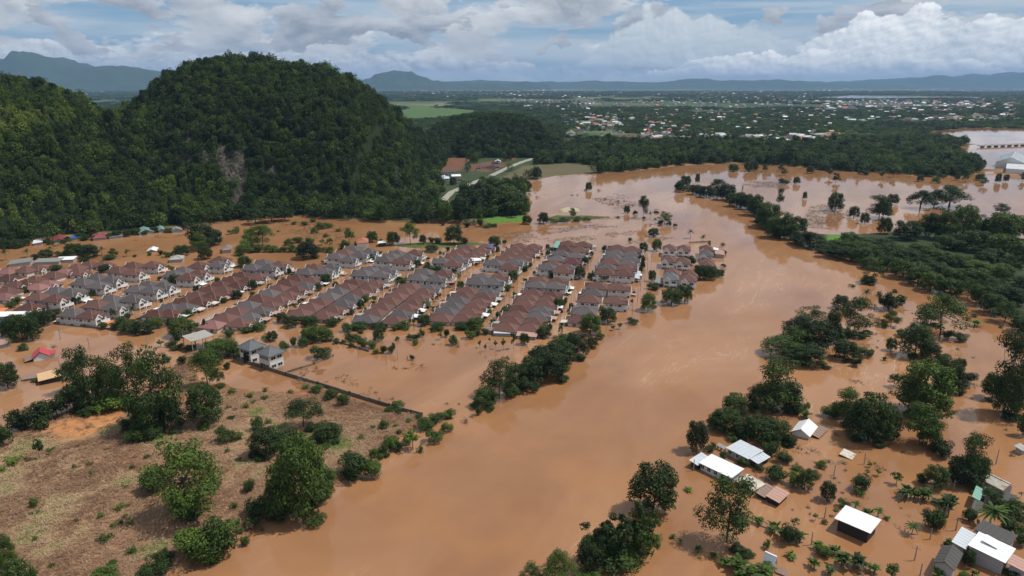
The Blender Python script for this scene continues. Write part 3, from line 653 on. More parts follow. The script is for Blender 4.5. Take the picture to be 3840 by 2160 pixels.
def hip(mb, x0, x1, y0, y1, z0, z1, m=0, th=.2):
    lx, ly = x1 - x0, y1 - y0; cx, cy = (x0 + x1) / 2, (y0 + y1) / 2
    if lx >= ly: r = [(x0 + ly / 2, cy, z1), (x1 - ly / 2 + .01, cy, z1)]
    else: r = [(cx, y0 + lx / 2, z1), (cx, y1 - lx / 2 + .01, z1)]
    P = [(x0, y0, z0), (x1, y0, z0), (x1, y1, z0), (x0, y1, z0)] + r + [(x0, y0, z0 - th), (x1, y0, z0 - th), (x1, y1, z0 - th), (x0, y1, z0 - th)]
    Fc = [(0, 1, 5, 4), (1, 2, 5), (2, 3, 4, 5), (3, 0, 4)] if lx >= ly else [(0, 1, 4), (1, 2, 5, 4), (2, 3, 5), (3, 0, 4, 5)]
    mb.poly(P, Fc + [(6, 7, 1, 0), (7, 8, 2, 1), (8, 9, 3, 2), (9, 6, 0, 3), (9, 8, 7, 6)], m)
    c4 = P[:4]; return [(c4[0], r[0]), (c4[3], r[0] if lx >= ly else r[1]), (c4[1], r[1] if lx >= ly else r[0]), (c4[2], r[1]), (r[0], r[1])]
def caps(edges, m, name, w=.24):
    mb = MB()
    for a, b in edges:
        if np.linalg.norm(np.array(a) - b) > .05: mb.beam(np.array(a) + (0, 0, .03), np.array(b) + (0, 0, .03), w, .12)
    return mb.mesh(name, [m])
def gable_x(mb, x0, x1, y0, y1, z0, z1, m=0, th=.14):
    """pitched roof, ridge along x"""
    cy = (y0 + y1) / 2; P = []
    for x in (x0, x1): P += [(x, y0, z0), (x, cy, z1), (x, y1, z0), (x, y1, z0 - th), (x, cy, z1 - th), (x, y0, z0 - th)]
    mb.poly(P, [(0, 6, 7, 1), (1, 7, 8, 2), (2, 8, 9, 3), (3, 9, 10, 4), (4, 10, 11, 5), (5, 11, 6, 0), (0, 1, 4, 5), (1, 2, 3, 4), (11, 10, 7, 6), (10, 9, 8, 7)], m)
def win_mesh(w, h, name='window'):
    mb = MB(); mb.box(-w / 2, w / 2, -.03, .03, -h / 2, h / 2, 0); t = .09
    for a in ((-w / 2 - t, w / 2 + t, -.07, .05, h / 2, h / 2 + t), (-w / 2 - t, w / 2 + t, -.10, .05, -h / 2 - t, -h / 2), (-w / 2 - t, -w / 2, -.07, .05, -h / 2, h / 2), (w / 2, w / 2 + t, -.07, .05, -h / 2, h / 2)): mb.box(*a, 1)
    mb.box(-.03, .03, -.05, .04, -h / 2, h / 2, 1)
    return mb.mesh(name, [GLASS, TRIMW])
WIN = {k: win_mesh(*k) for k in ((1.5, .95), (.75, .6), (1.9, 1.2), (1.0, 1.1), (2.4, 1.9))}
def put_win(parent, k, x, y, z, face):
    """face: direction the window looks, local"""
    o = obj('window', WIN[k], parent); o.location = (x, y, z); o.rotation_euler = (0, 0, {'-y': 0, '+y': math.pi, '+x': math.pi / 2, '-x': -math.pi / 2}[face]); return o

HM = {}
def house_meshes(ty, col):
    if (ty, col) in HM: return HM[(ty, col)]
    R = ROOF[col]; C_ = RIDGE['g' if col in 'gs' else 'b']; d = {}
    if ty == '1':
        w = MB(); w.box(-4.8, 4.7, -3.85, 3.85, -1.8, 1.75); d['wall'] = w.mesh('wall', [WALLW if col != 'p' else WALLC])
        r = MB(); e = hip(r, -5.35, 5.25, -4.28, 4.28, 1.75, 4.25); d['roof'] = r.mesh('roof', [R]); d['cap'] = caps(e, C_, 'ridge_cap')
        p = MB(); gable_x(p, 3.4, 6.5, -3.7, -.3, 1.55, 2.85); d['porch_roof'] = p.mesh('porch_roof', [R])
        g = MB(); g.poly([(6.35, -3.35, 1.45), (6.35, -2.0, 2.62), (6.35, -.65, 1.45), (6.42, -3.35, 1.45), (6.42, -2.0, 2.62), (6.42, -.65, 1.45)], [(0, 2, 1), (3, 4, 5), (0, 1, 4, 3), (1, 2, 5, 4), (2, 0, 3, 5)], 1)
        for a, b in (((6.5, -3.75, 1.42), (6.5, -2, 2.92)), ((6.5, -2, 2.92), (6.5, -.25, 1.42)), ((6.5, -3.4, 1.5), (6.5, -.6, 1.5))): g.beam(a, b, .16, .34, 0)
        g.box(6.2, 6.5, -3.5, -3.2, -1.8, 1.4, 0); g.box(6.2, 6.5, -.8, -.5, -1.8, 1.4, 0); d['porch'] = g.mesh('porch', [TRIMW, GLASS])
    else:
        w = MB(); w.box(-4.6, 4.5, -3.7, 3.7, -1.8, 4.35); d['wall'] = w.mesh('wall', [WALLW])
        r = MB(); e = hip(r, -5.25, 5.15, -4.3, 4.3, 4.35, 6.95); d['roof'] = r.mesh('roof', [R]); d['cap'] = caps(e, C_, 'ridge_cap')
        p = MB(); gable_x(p, 3.0, 6.3, -3.95, -.1, 4.1, 5.75); d['porch_roof'] = p.mesh('porch_roof', [R])
        g = MB(); g.box(4.5, 5.9, -3.6, -.45, 1.5, 4.0, 0); g.poly([(5.95, -3.5, 4.0), (5.95, -2.02, 5.45), (5.95, -.55, 4.0), (4.6, -3.5, 4.0), (4.6, -2.02, 5.45), (4.6, -.55, 4.0)], [(0, 2, 1), (3, 4, 5), (0, 1, 4, 3), (1, 2, 5, 4), (2, 0, 3, 5)], 0)
        for a, b in (((6.3, -4.0, 3.95), (6.3, -2.02, 5.82)), ((6.3, -2.02, 5.82), (6.3, -.05, 3.95))): g.beam(a, b, .16, .36, 0)
        for yy in (-3.5, -.6): g.box(5.7, 5.95, yy - .12, yy + .12, -1.8, 1.5, 0)
        d['porch'] = g.mesh('porch', [TRIMW])
        b = MB(); b.box(4.5, 6.4, -.4, 3.5, 1.35, 1.6); b.box(6.3, 6.4, -.4, 3.5, 1.6, 2.5); b.box(4.6, 6.3, 3.4, 3.5, 1.6, 2.5); b.box(6.1, 6.4, 3.15, 3.45, -1.8, 1.35); b.box(6.1, 6.4, -.3, 0, -1.8, 1.35); d['balcony'] = b.mesh('balcony', [TRIMW])
    HM[(ty, col)] = d; return d
AWN = {}
def awn_mesh(c):
    if c not in AWN:
        mb = MB(); mb.poly([(0, -2.1, .3), (3.4, -2.1, 0), (3.4, 2.1, 0), (0, 2.1, .3), (0, -2.1, .22), (3.4, -2.1, -.08), (3.4, 2.1, -.08), (0, 2.1, .22)], [(0, 1, 2, 3), (7, 6, 5, 4), (0, 4, 5, 1), (1, 5, 6, 2), (2, 6, 7, 3), (3, 7, 4, 0)], 0)
        for yy in (-1.95, 1.95): mb.box(3.2, 3.32, yy - .06, yy + .06, -3.2, 0, 1)
        AWN[c] = mb.mesh('awning', [SHEET[c], CONC])
    return AWN[c]
CNAME = {'b': 'brown', 'g': 'grey', 'm': 'maroon', 'p': 'pink', 'd': 'dark brown', 'o': 'orange', 's': 'slate'}
def house(ty, col, x, y, rot, awn=None, group='flooded estate houses', lean=None):
    h = bpy.data.objects.new('bungalow' if ty == '1' else 'two_storey_house', None); COL.objects.link(h); h.location = (x, y, 0 if ty == '1' else -.55); h.rotation_euler = (0, 0, rot)
    s = U(.97, 1.03); h.scale = (s * U(.97, 1.03), s, U(.95, 1.06)); d = house_meshes(ty, col)
    obj('wall', d['wall'], h); r = obj('roof', d['roof'], h); obj('ridge_cap', d['cap'], r); obj('porch_roof', d['porch_roof'], h); obj('porch', d['porch'], h)
    if ty == '2':
        obj('balcony', d['balcony'], h)
        for sy, fc in ((-3.72, '-y'), (3.72, '+y')):
            near = (math.cos(rot) > 0) == (fc == '-y')
            for xx, k in ((-3.4, (.75, .6)), (-1.5, (1.5, .95)), (.6, (.75, .6)), (2.7, (1.5, .95))):
                if near or k[0] > 1: put_win(h, k, xx + U(-.25, .25), sy, 3.25, fc)
            if near: put_win(h, (1.5, .95), -2.2 + U(-.5, .5), sy, .62, fc); put_win(h, (.75, .6), 1.8, sy, .7, fc)
        put_win(h, (1.9, 1.2), 5.93, -2.0, 2.95, '+x'); put_win(h, (1.9, 1.2), 4.53, 1.6, 2.85, '+x'); put_win(h, (2.4, 1.9), 4.53, 1.4, .2, '+x')
    else:
        put_win(h, (1.9, 1.2), 4.73, 1.7, .75, '+x')
        for sy, fc in ((-3.87, '-y'), (3.87, '+y')):
            if (math.cos(rot) > 0) == (fc == '-y'): put_win(h, (1.5, .95), -2.2, sy, .75, fc); put_win(h, (1.5, .95), 1.9, sy, .75, fc)
    if awn: a = obj('awning', awn_mesh(awn), h); a.location = (5.0 if ty == '1' else 5.0, 1.5, 1.35 if ty == '1' else 1.2)
    tag(h, None, 'house', group); return h
HOUSES = {}
def zpk(ty): return 4.25 if ty == '1' else 6.95
def hrow(row, side, near, far, spec, k=1.0):
    """spec: string like '1b1g2g' from the near end to the far end"""
    sp_ = [spec[i:i + 2] for i in range(0, len(spec), 2)]; n = len(sp_); A = un(*near, zpk(sp_[0][0])); B = un(*far, zpk(sp_[-1][0]))
    for i, q in enumerate(sp_):
        t = i / max(n - 1, 1); x = A[0] + (B[0] - A[0]) * t; y = A[1] + (B[1] - A[1]) * t; R_ = -AZ if side == 'right' else math.pi - AZ
        aw = random.choice(['k', 'r', 'w', 'h', 'k', 'n', None, None, None, None]) if q[0] == '1' else random.choice(['w', 'k', None, None, None, None])
        h = house(q[0], q[1], x + U(-.2, .2), y + U(-.15, .15), R_ + U(-.012, .012), aw); HOUSES.setdefault((row, side), []).append((y, q, h))
for row, data in (
    ('second row from the river', [('left', (1900, 1210), (1997, 1084), '1b1b1b1d1b1b1b'), ('right', (1987, 1213), (2067, 1091), '1b1b1g1g1b1b1d'), ('left', (2011, 1047), (2024, 1031), '2g2b'), ('right', (2080, 1050), (2093, 1034), '2g2b'),
                                   ('left', (2056, 983), (2130, 902), '2g1b1g1g1d1b'), ('right', (2113, 996), (2187, 906), '2b1g1m1g1b1b')]),
    ('third row from the river', [('left', (1657, 1174), (1751, 1076), '1b1g1g1g1b1b'), ('right', (1739, 1179), (1831, 1081), '1b1b1b1b1b1g'), ('left', (1792, 1037), (1808, 1019), '2g2g'), ('right', (1849, 1039), (1872, 1021), '2g2b'),
                                  ('left', (1854, 969), (1949, 913), '2g1b1b1b1b1b'), ('right', (1909, 982), (2001, 913), '2b2g1g1b1b1b1b')]),
    ('fourth row from the river', [('left', (1374, 1178), (1535, 1060), '1g1b1b1b1b1b1b'), ('right', (1476, 1183), (1610, 1066), '1b1g1b1b1b1b1g'), ('left', (1568, 1020), (1590, 1003), '2g2g'), ('right', (1637, 1025), (1662, 1010), '2g2b'),
                                   ('left', (1655, 960), (1748, 918), '2g1b1b1b1b'), ('right', (1699, 972), (1822, 916), '2b2g1b1b1b1b1b')]),
    ('fifth row from the river', [('left', (1124, 1157), (1327, 1045), '1b1b1b1g1g1b1d'), ('right', (1215, 1166), (1404, 1049), '1b1b1g1g1b1b1b'), ('left', (1359, 1008), (1386, 993), '2g2g'), ('right', (1426, 1009), (1453, 996), '2g2g'),
                                  ('left', (1443, 955), (1488, 932), '2g2g2g'), ('right', (1506, 963), (1556, 931), '2b2g2b')]),
    ('sixth row from the river', [('left', (794, 1200), (1112, 1030), '1p1b1b1g1d1g1b1d1d'), ('right', (898, 1193), (1169, 1041), '1b1g1g1b1b1b1b1g1b'), ('left', (1146, 1000), (1179, 984), '2g2b'), ('right', (1216, 998), (1240, 985), '2g2g'),
                                  ('left', (1260, 944), (1322, 915), '2g2b2g'), ('right', (1307, 954), (1384, 926), '2g2g2g')]),
    ('seventh row from the river', [('left', (584, 1160), (905, 1018), '1d1g1d1b1d1d1d1d'), ('right', (637, 1158), (968, 1023), '1d1g1d1d1b1d1d1b'), ('left', (945, 985), (987, 968), '2g2g'), ('right', (1007, 988), (1047, 973), '2g2b')]),
    ('first row from the river', [('left', (2177, 1182), (2242, 1051), '1b1g2b2g2b'), ('right', (2306, 1104), (2318, 1056), '2b2b'), ('left', (2272, 1002), (2316, 916), '2b2g2b2g2g2b'), ('right', (2341, 1007), (2372, 921), '2b2b2g2g2g2b')])):
    for side, nr, fr, spec in data: hrow(row, side, nr, fr, spec)
for (row, side), L in HOUSES.items():
    L.sort(key=lambda q: q[0])
    for i, (y, q, h) in enumerate(L): h['label'] = f"{CNAME[q[1]]}-roofed {'bungalow' if q[0] == '1' else 'white two-storey house'}, {ordw(i)} from near end, {side} side of {row.replace('the ', '')}"
# houses that face the river, and the looser left end of the estate
def singles(rows, phrase, group):
    L = []
    for px, py, q in rows:
        x, y = un(px, py, zpk(q[0])); left = q.endswith('l'); L.append((px, q, house(q[0], q[1], x, y, (math.pi if left else 0) - AZ - (math.pi / 2 if q.endswith('n') else 0) + U(-.02, .02), random.choice(['k', 'w', None, None, None]) if q[0] == '1' else random.choice(['o', 'w', None, None, None]), group)))
    L.sort(key=lambda r: r[0])
    for i, (px, q, h) in enumerate(L): h['label'] = f"{CNAME[q[1]]}-roofed {'bungalow' if q[0] == '1' else 'white two-storey house'} {phrase}, {ordw(i)} from left"
singles([(2512, 914, '2bn'), (2508, 955, '2bn'), (2520, 1003, '2bn'), (2518, 1018, '2sn'), (2566, 914, '2bn'), (2563, 960, '2bn'), (2588, 1007, '2bn'), (2582, 1024, '2bn'), (2650, 916, '2bn'), (2651, 933, '2gn'), (2652, 962, '2bn'), (2655, 978, '2bn')], 'in the riverside cluster', 'riverside estate houses')
singles([(571, 974, '2b'), (499, 979, '2bl'), (440, 995, '2bl'), (499, 1002, '2b'), (363, 1024, '2gl'), (308, 1039, '2gl'), (417, 1031, '2g'), (368, 1049, '2g'), (211, 1074, '2gl'), (263, 1079, '2g'), (142, 1093, '2bl'), (206, 1099, '2b'),
         (556, 1049, '2gl'), (512, 1064, '2gl'), (610, 1053, '2g'), (566, 1069, '2g'), (417, 1101, '2gl'), (497, 1099, '2g'), (360, 1121, '2bl'), (424, 1127, '2g'), (271, 1151, '2gl'), (335, 1157, '2b'),
         (823, 957, '2b'), (816, 974, '2g'), (744, 979, '2b'), (687, 999, '2gl'), (650, 1010, '2gl'), (744, 1007, '2b'), (704, 1021, '2b'),
         (137, 992, '1b'), (94, 1000, '1bl'), (25, 1004, '1pl'), (243, 1007, '1p'), (200, 1019, '1bl'), (291, 1009, '1b'), (286, 990, '1bl'), (333, 979, '1bl'), (385, 980, '1b'), (129, 1036, '1bl'), (99, 1048, '1dl'), (179, 1049, '1p'), (139, 1060, '1pl'),
         (25, 1076, '1bl'), (15, 1097, '1p'), (112, 1136, '1d'), (60, 1052, '1b'), (30, 1030, '1d')], 'in the looser left end of the estate', 'left end houses')

# ------------------------------------------------------------------ free-standing sheds and houses surveyed by their roof corners
def fit(cs):
    c = [np.array(p) for p in cs]; e1 = ((c[1] - c[0]) + (c[2] - c[3])) / 2; e2 = ((c[3] - c[0]) + (c[2] - c[1])) / 2
    if np.linalg.norm(e1) < np.linalg.norm(e2): e1, e2 = e2, -e1
    L = np.linalg.norm(e1); ux = e1 / L; uy = np.array((-ux[1], ux[0])); return sum(c) / 4, L, abs(e2 @ uy), math.atan2(ux[1], ux[0])
def shed(name, label, cat, view, cs, z, roof, style='mono', wall=WALLW, rise=None, over=.45, parent=None, open_=False, wins=0, group=None, tile=False, partname=None, dz=0.0):
    P = [un(*vw(view, *c), z) for c in cs] if view != 'Z' else [un(*c, z) for c in cs]; ctr, L, W, a = fit(P)
    R = ROOF[roof] if tile else SHEET[roof]
    if parent is None: e = bpy.data.objects.new(name, None); COL.objects.link(e); e.location = (*ctr, 0); e.rotation_euler = (0, 0, a); tag(e, label, cat, group); base = e; loc = (0, 0, 0); rr = 0
    else:
        e = parent; v = ctr - np.array(parent.location[:2]); b = -parent.rotation_euler[2]; loc = (v[0] * math.cos(b) - v[1] * math.sin(b), v[0] * math.sin(b) + v[1] * math.cos(b), 0); rr = a - parent.rotation_euler[2]
    l, w = L / 2, W / 2; rise = rise if rise is not None else (w * .42 if style != 'mono' else .5)
    r = MB(); wl = MB(); z0 = z - (.25 if style == 'mono' else 0); bot = -1.8
    far = 1 if math.cos(a) > 0 else -1                         # local +y looks away from the camera or not
    if style == 'mono':
        za, zb = (z0, z0 + rise) if far > 0 else (z0 + rise, z0); th = .09
        T = [(-l, -w, za), (l, -w, za), (l, w, zb), (-l, w, zb)]; r.poly(T + [(x, y, q - th) for x, y, q in T], [(0, 1, 2, 3), (7, 6, 5, 4), (0, 4, 5, 1), (1, 5, 6, 2), (2, 6, 7, 3), (3, 7, 4, 0)])
        for k in range(1, max(2, int(L / 1.1))):
            xx = -l + L * k / max(2, int(L / 1.1)); r.beam((xx, -w, za + .02), (xx, w, zb + .02), .07, .05)
        q = over; B = [(-l + q, -w + q, bot), (l - q, -w + q, bot), (l - q, w - q, bot), (-l + q, w - q, bot), (-l + q, -w + q, za - th - .02), (l - q, -w + q, za - th - .02), (l - q, w - q, zb - th - .02), (-l + q, w - q, zb - th - .02)]
        wl.poly(B, [(4, 5, 6, 7), (0, 1, 5, 4), (1, 2, 6, 5), (2, 3, 7, 6), (3, 0, 4, 7)])
    elif style == 'gable':
        gable_x(r, -l, l, -w, w, z, z + rise); q = over
        for k in range(1, max(2, int(L / 1.2))):
            xx = -l + L * k / max(2, int(L / 1.2)); r.beam((xx, -w, z + .02), (xx, 0, z + rise + .02), .06, .05); r.beam((xx, 0, z + rise + .02), (xx, w, z + .02), .06, .05)
        r.beam((-l, 0, z + rise + .03), (l, 0, z + rise + .03), .35, .08)
        zc = z - .16; P5 = []
        for x in (-l + q, l - q): P5 += [(x, -w + q, bot), (x, w - q, bot), (x, w - q, zc), (x, 0, zc + rise * (w - q) / w), (x, -w + q, zc)]
        wl.poly(P5, [(4, 3, 2, 1, 0), (5, 6, 7, 8, 9), (0, 5, 9, 4), (6, 1, 2, 7)])
    else:
        ed = hip(r, -l, l, -w, w, z, z + rise); wl.box(-l + over, l - over, -w + over, w - over, bot, z - .05)
    rm = r.mesh('roof', [R]); ro = obj(partname or 'roof', rm, e, loc, rr)
    if style == 'hip' and parent is None: obj('ridge_cap', caps(ed, RIDGE['g'], 'ridge_cap', .3), ro)
    if open_:
        pm = MB()
        for xx in (-l + .3, 0, l - .3):
            for yy in (-w + .3, w - .3): pm.box(xx - .12, xx + .12, yy - .12, yy + .12, bot, z - .15)
        obj('post', pm.mesh('post', [CONC]), e, loc, rr)
    elif wall: obj('wall' if parent is None else 'annex_wall', wl.mesh('wall', [wall]), e, loc, rr)
    for k in range(wins):
        xx = -l + L * (k + .5) / wins; o = obj('window', WIN[(1.0, 1.1)], e); o.location = (xx, (-w + over - .03) * far, min(z - 1.2, 1.2)); o.rotation_euler = (0, 0, 0 if far > 0 else math.pi)
    return e
# right bank hamlet
h = shed('metal_roof_house', 'long white metal-roofed house with white wall and small windows at river edge', 'house', 'BR', [(125, 590), (375, 705), (460, 645), (215, 530)], 2.4, 'w', wins=5)
shed('', '', '', 'BR', [(40, 582), (122, 606), (212, 545), (135, 525)], 1.9, 'l', parent=h, wall=DARK, partname='lean_to_roof')
h = shed('metal_roof_house', 'pale grey metal-roofed house behind the long white one', 'house', 'BR', [(330, 480), (505, 562), (600, 508), (430, 420)], 2.5, 'l', wall=WALLG, wins=3)
shed('', '', '', 'BR', [(508, 566), (566, 600), (660, 548), (604, 512)], 2.0, 'l', parent=h, wall=DARK, partname='lean_to_roof')
shed('', '', '', 'BR', [(255, 455), (318, 488), (335, 478), (272, 448)], 1.4, 'h', parent=h, wall=None, open_=True, partname='walkway_roof')
h = shed('metal_roof_house', 'low shed with rust-stained cream roof next to brown-roofed annex', 'shed', 'BR', [(412, 722), (545, 818), (622, 745), (475, 685)], 1.6, 'r', wall=DARK)
h = shed('metal_roof_house', 'low brown and pinkish sheet-roofed shed with dark walls', 'shed', 'BR', [(630, 848), (725, 893), (812, 820), (705, 772)], 1.7, 'k', wall=DARK)
shed('', '', '', 'BR', [(550, 820), (625, 858), (700, 778), (630, 750)], 1.2, 'n', parent=h, wall=DARK, partname='lean_to_roof')
h = shed('metal_roof_house', 'white gabled house sunk to its eaves with muddy lean-to', 'house', 'BR', [(815, 345), (960, 415), (1015, 318), (885, 285)], 1.1, 'w', 'gable', rise=1.7)
shed('', '', '', 'BR', [(965, 410), (1030, 375), (1120, 345), (1020, 308)], .7, 'n', parent=h, wall=None, partname='lean_to_roof')
shed('loose_roof_sheet', 'loose rusty roof sheet poking out of the flood between saplings', 'roof sheet', 'BR', [(1185, 530), (1275, 570), (1310, 530), (1220, 485)], .4, 'r', wall=None)
shed('barn', 'white-roofed barn with dark plank walls standing alone in the flood', 'barn', 'BR', [(1150, 1005), (1418, 1122), (1500, 1030), (1225, 920)], 3.5, 'w', wall=DARK, over=.7)
h = shed('large_shed', 'large shed of several white metal roofs beside a dark-roofed house', 'shed', 'BR', [(2150, 1215), (2440, 1352), (2512, 1235), (2240, 1120)], 3.6, 'w', wall=WALLG)
shed('', '', '', 'BR', [(2022, 1200), (2145, 1238), (2215, 1120), (2105, 1088)], 3.3, 'l', parent=h, wall=WALLG, partname='side_roof')
shed('', '', '', 'BR', [(2262, 1180), (2370, 1240), (2405, 1195), (2295, 1132)], 4.1, 'w', parent=h, wall=None, partname='upper_roof')
shed('metal_roof_house', 'dark grey corrugated long roof with pale panels behind the large white shed', 'shed', 'BR', [(2215, 1095), (2490, 1215), (2510, 1140), (2250, 1022)], 3.6, 'a', wall=WALLG)
shed('metal_roof_house', 'dark grey gabled house close to the frame bottom beside bare poles', 'house', 'BR', [(1885, 1352), (2058, 1402), (2122, 1275), (1955, 1222)], 3.0, 'a', 'gable', wall=WALLG, rise=1.1)
shed('metal_roof_house', 'reddish and grey patched roof at right frame edge', 'shed', 'BR', [(2450, 1358), (2600, 1420), (2640, 1340), (2480, 1290)], 3.0, 'k', wall=WALLG)
shed('metal_roof_house', 'white and tan gabled roof beside the dense tree at right edge', 'house', 'BR', [(2272, 728), (2448, 822), (2482, 760), (2335, 692)], 2.2, 'r', 'gable', wall=WALLG, rise=1.4)
shed('metal_roof_house', 'small white and green patched roof next to drowned alley', 'shed', 'BR', [(2185, 862), (2240, 868), (2285, 785), (2205, 778)], 2.6, 'e', wall=WALLG)
shed('metal_roof_house', 'long dark grey roof half hidden by trees at right edge', 'shed', 'BR', [(2250, 830), (2500, 905), (2540, 850), (2295, 785)], 2.8, 'a', wall=WALLG)
shed('metal_roof_house', 'dark shed roof with a white strip behind the coconut palm', 'shed', 'BR', [(2170, 945), (2250, 965), (2275, 885), (2205, 872)], 2.2, 'a', wall=WALLG)
h = shed('peaked_roof_hut', 'small hut with steep white peaked roof among banana plants', 'hut', 'BR', [(588, 1362), (690, 1402), (712, 1362), (640, 1320)], .8, 'w', 'gable', rise=2.6)
shed('', '', '', 'BR', [(690, 1410), (780, 1440), (800, 1420), (715, 1382)], .6, 'n', parent=h, wall=None, partname='lean_to_roof')
shed('metal_roof_house', 'pale roof corner cut by the right frame edge above the alley', 'shed', 'BR', [(2505, 470), (2560, 500), (2620, 480), (2540, 450)], 1.8, 'h', wall=WALLG)
# left side
h = shed('red_roof_house', 'small house with bright red gabled roof submerged to its eaves', 'house', 'ML', [(232, 1258), (385, 1240), (372, 1195), (250, 1215)], 1.3, 'x', 'gable', rise=2.2)
shed('', '', '', 'ML', [(355, 1225), (424, 1222), (420, 1188), (345, 1200)], 1.5, 'x', parent=h, wall=WALLW, partname='side_roof')
shed('', '', '', 'ML', [(180, 1280), (245, 1265), (235, 1225), (185, 1245)], .9, 'n', parent=h, wall=None, partname='lean_to_roof')
shed('tan_roof_shed', 'long shed with flat tan metal roof at left edge of flood', 'shed', 'ML', [(290, 1418), (482, 1392), (475, 1325), (272, 1370)], 2.0, 't', wall=DARK)
shed('metal_roof_house', 'low brown roof strip beside the tan shed', 'shed', 'ML', [(165, 1412), (278, 1395), (272, 1368), (165, 1385)], 1.0, 'n', wall=WALLG)
h = shed('pavilion', 'open pavilion with pale grey metal roof on posts', 'pavilion', 'ML', [(1440, 1130), (1597, 1076), (1560, 1046), (1375, 1090)], 5.2, 'h', 'mono', wall=None, open_=True, rise=.7)
h = shed('villa', 'white villa with slate-grey hip roof nearest the boundary wall', 'house', 'Z', [(957, 1323), (1008, 1339), (1071, 1317), (1024, 1299)], 5.6, 's', 'hip', wall=WALLW, tile=True, over=.8, rise=2.6)
def villa_bits(h):
    ws = [o for o in h.children if o.name.startswith('wall')][0]; bb = [tuple(v) for v in ws.bound_box]; x0, x1 = min(b[0] for b in bb), max(b[0] for b in bb); y0, y1 = min(b[1] for b in bb), max(b[1] for b in bb)
    for xx in (x0 + 1.6, (x0 + x1) / 2, x1 - 1.6):
        for zz in (1.2, 4.2): put_win(h, (1.9, 1.2), xx, y0 - .04, zz, '-y'); put_win(h, (1.9, 1.2), xx, y1 + .04, zz, '+y')
    for yy in (y0 + 1.6, y1 - 1.6):
        for zz in (1.2, 4.2): put_win(h, (1.9, 1.2), x1 + .04, yy, zz, '+x'); put_win(h, (1.9, 1.2), x0 - .04, yy, zz, '-x')
villa_bits(h)
h = shed('villa', 'white villa with slate-grey hip roof behind its twin', 'house', 'Z', [(885, 1302), (936, 1317), (1000, 1294), (950, 1278)], 5.6, 's', 'hip', wall=WALLW, tile=True, over=.8, rise=2.6); villa_bits(h)
h = shed('metal_roof_house', 'long white-roofed building with orange end at left frame edge', 'shed', 'ML', [(-60, 940), (205, 930), (212, 905), (-60, 905)], 4.2, 'w', wall=WALLG)
shed('metal_roof_house', 'orange roof corner at left frame edge', 'shed', 'ML', [(-60, 900), (45, 895), (50, 880), (-60, 878)], 3.6, 'o', wall=WALLG)
shed('metal_roof_house', 'bright blue roof corner at left frame edge', 'shed', 'ML', [(-60, 1005), (40, 990), (45, 975), (-60, 965)], 2.4, 'u', wall=WALLG)
shed('metal_roof_house', 'flat brown roof at left edge before the dark trees', 'shed', 'ML', [(-60, 1165), (85, 1140), (70, 1105), (-60, 1120)], 1.6, 'k', wall=WALLG)
for cs, z, c, st, lb in (([(40, 545), (243, 528), (240, 500), (95, 508)], 3, 'f', 'mono', 'long dark grey shed roof left of palms behind the estate'), ([(265, 528), (470, 520), (465, 498), (270, 505)], 3, 'f', 'mono', 'second long grey shed roof behind the estate'), ([(415, 512), (572, 505), (568, 486), (440, 492)], 3.2, 'w', 'mono', 'white shed roof at the end of the grey sheds'),
                        ([(245, 385), (318, 382), (330, 355), (250, 360)], 2.6, 'w', 'mono', 'white roof beside palms at the foot of the hill'), ([(395, 372), (500, 368), (490, 330), (405, 335)], 2.6, 'x', 'gable', 'dark red roof at the foot of the hill'), ([(530, 348), (610, 340), (615, 320), (535, 325)], 2.5, 'u', 'mono', 'blue roof under trees at the foot of the hill'),
                        ([(690, 350), (812, 345), (800, 312), (700, 315)], 2.6, 'x', 'hip', 'rose-red hip roof at the foot of the hill'), ([(815, 340), (925, 330), (922, 312), (820, 318)], 2.4, 'f', 'mono', 'grey roof between red and green roofs at hill foot'), ([(1050, 310), (1160, 300), (1150, 275), (1015, 284)], 2.6, 'e', 'gable', 'green and pink roof at the foot of the hill'),
                        ([(1185, 292), (1255, 284), (1225, 258), (1188, 262)], 2.8, 'c', 'gable', 'pale teal roof at the foot of the hill'), ([(1290, 295), (1378, 288), (1372, 270), (1285, 275)], 2.4, 'f', 'gable', 'grey gabled roof at the right end of hill-foot houses'), ([(1395, 262), (1465, 258), (1465, 240), (1400, 240)], 2.6, 'n', 'mono', 'brown roof under the trees beyond the hill-foot houses'),
                        ([(1110, 445), (1175, 450), (1192, 430), (1130, 415)], 1.0, 'w', 'gable', 'white hut roof tilted in the flooded field'), ([(1250, 520), (1395, 500), (1385, 480), (1300, 485)], 3.0, 'h', 'hip', 'grey-green hip roof before the flooded field'), ([(1590, 368), (1650, 362), (1655, 342), (1592, 348)], 2.8, 'w', 'mono', 'white roof beside the grey-green big tree'),
                        ([(1665, 440), (1755, 435), (1750, 405), (1680, 402)], 3.4, 'n', 'hip', 'brown-roofed house beside the bright hedge')):
    shed('metal_roof_house', lb, 'house', 'ML', cs, z * .62, {'x': 'y', 'e': 'j', 'c': 'j'}.get(c, c), st, wall=WALLG, group='houses along the hill foot')
shed('red_roof_house', 'orange-red hip-roofed house behind the grey houses of the estate', 'house', 'MM', [(108, 385), (208, 385), (202, 350), (118, 350)], 3.0, 'o', 'hip', tile=True)
shed('metal_roof_house', 'small white roof beside the round tree behind the estate', 'shed', 'MM', [(270, 385), (338, 385), (338, 368), (280, 368)], 2.6, 'w', wall=DARK)
shed('metal_roof_house', 'teal metal carport roof at the far end of second row', 'shed', 'MM', [(1598, 418), (1632, 420), (1655, 372), (1622, 370)], 3.2, 'e', wall=DARK)
shed('metal_roof_house', 'small bright blue tarpaulin roof at the far end of fourth row', 'shed', 'MM', [(1096, 420), (1140, 418), (1145, 392), (1105, 392)], 3.0, 'u', wall=WALLW)
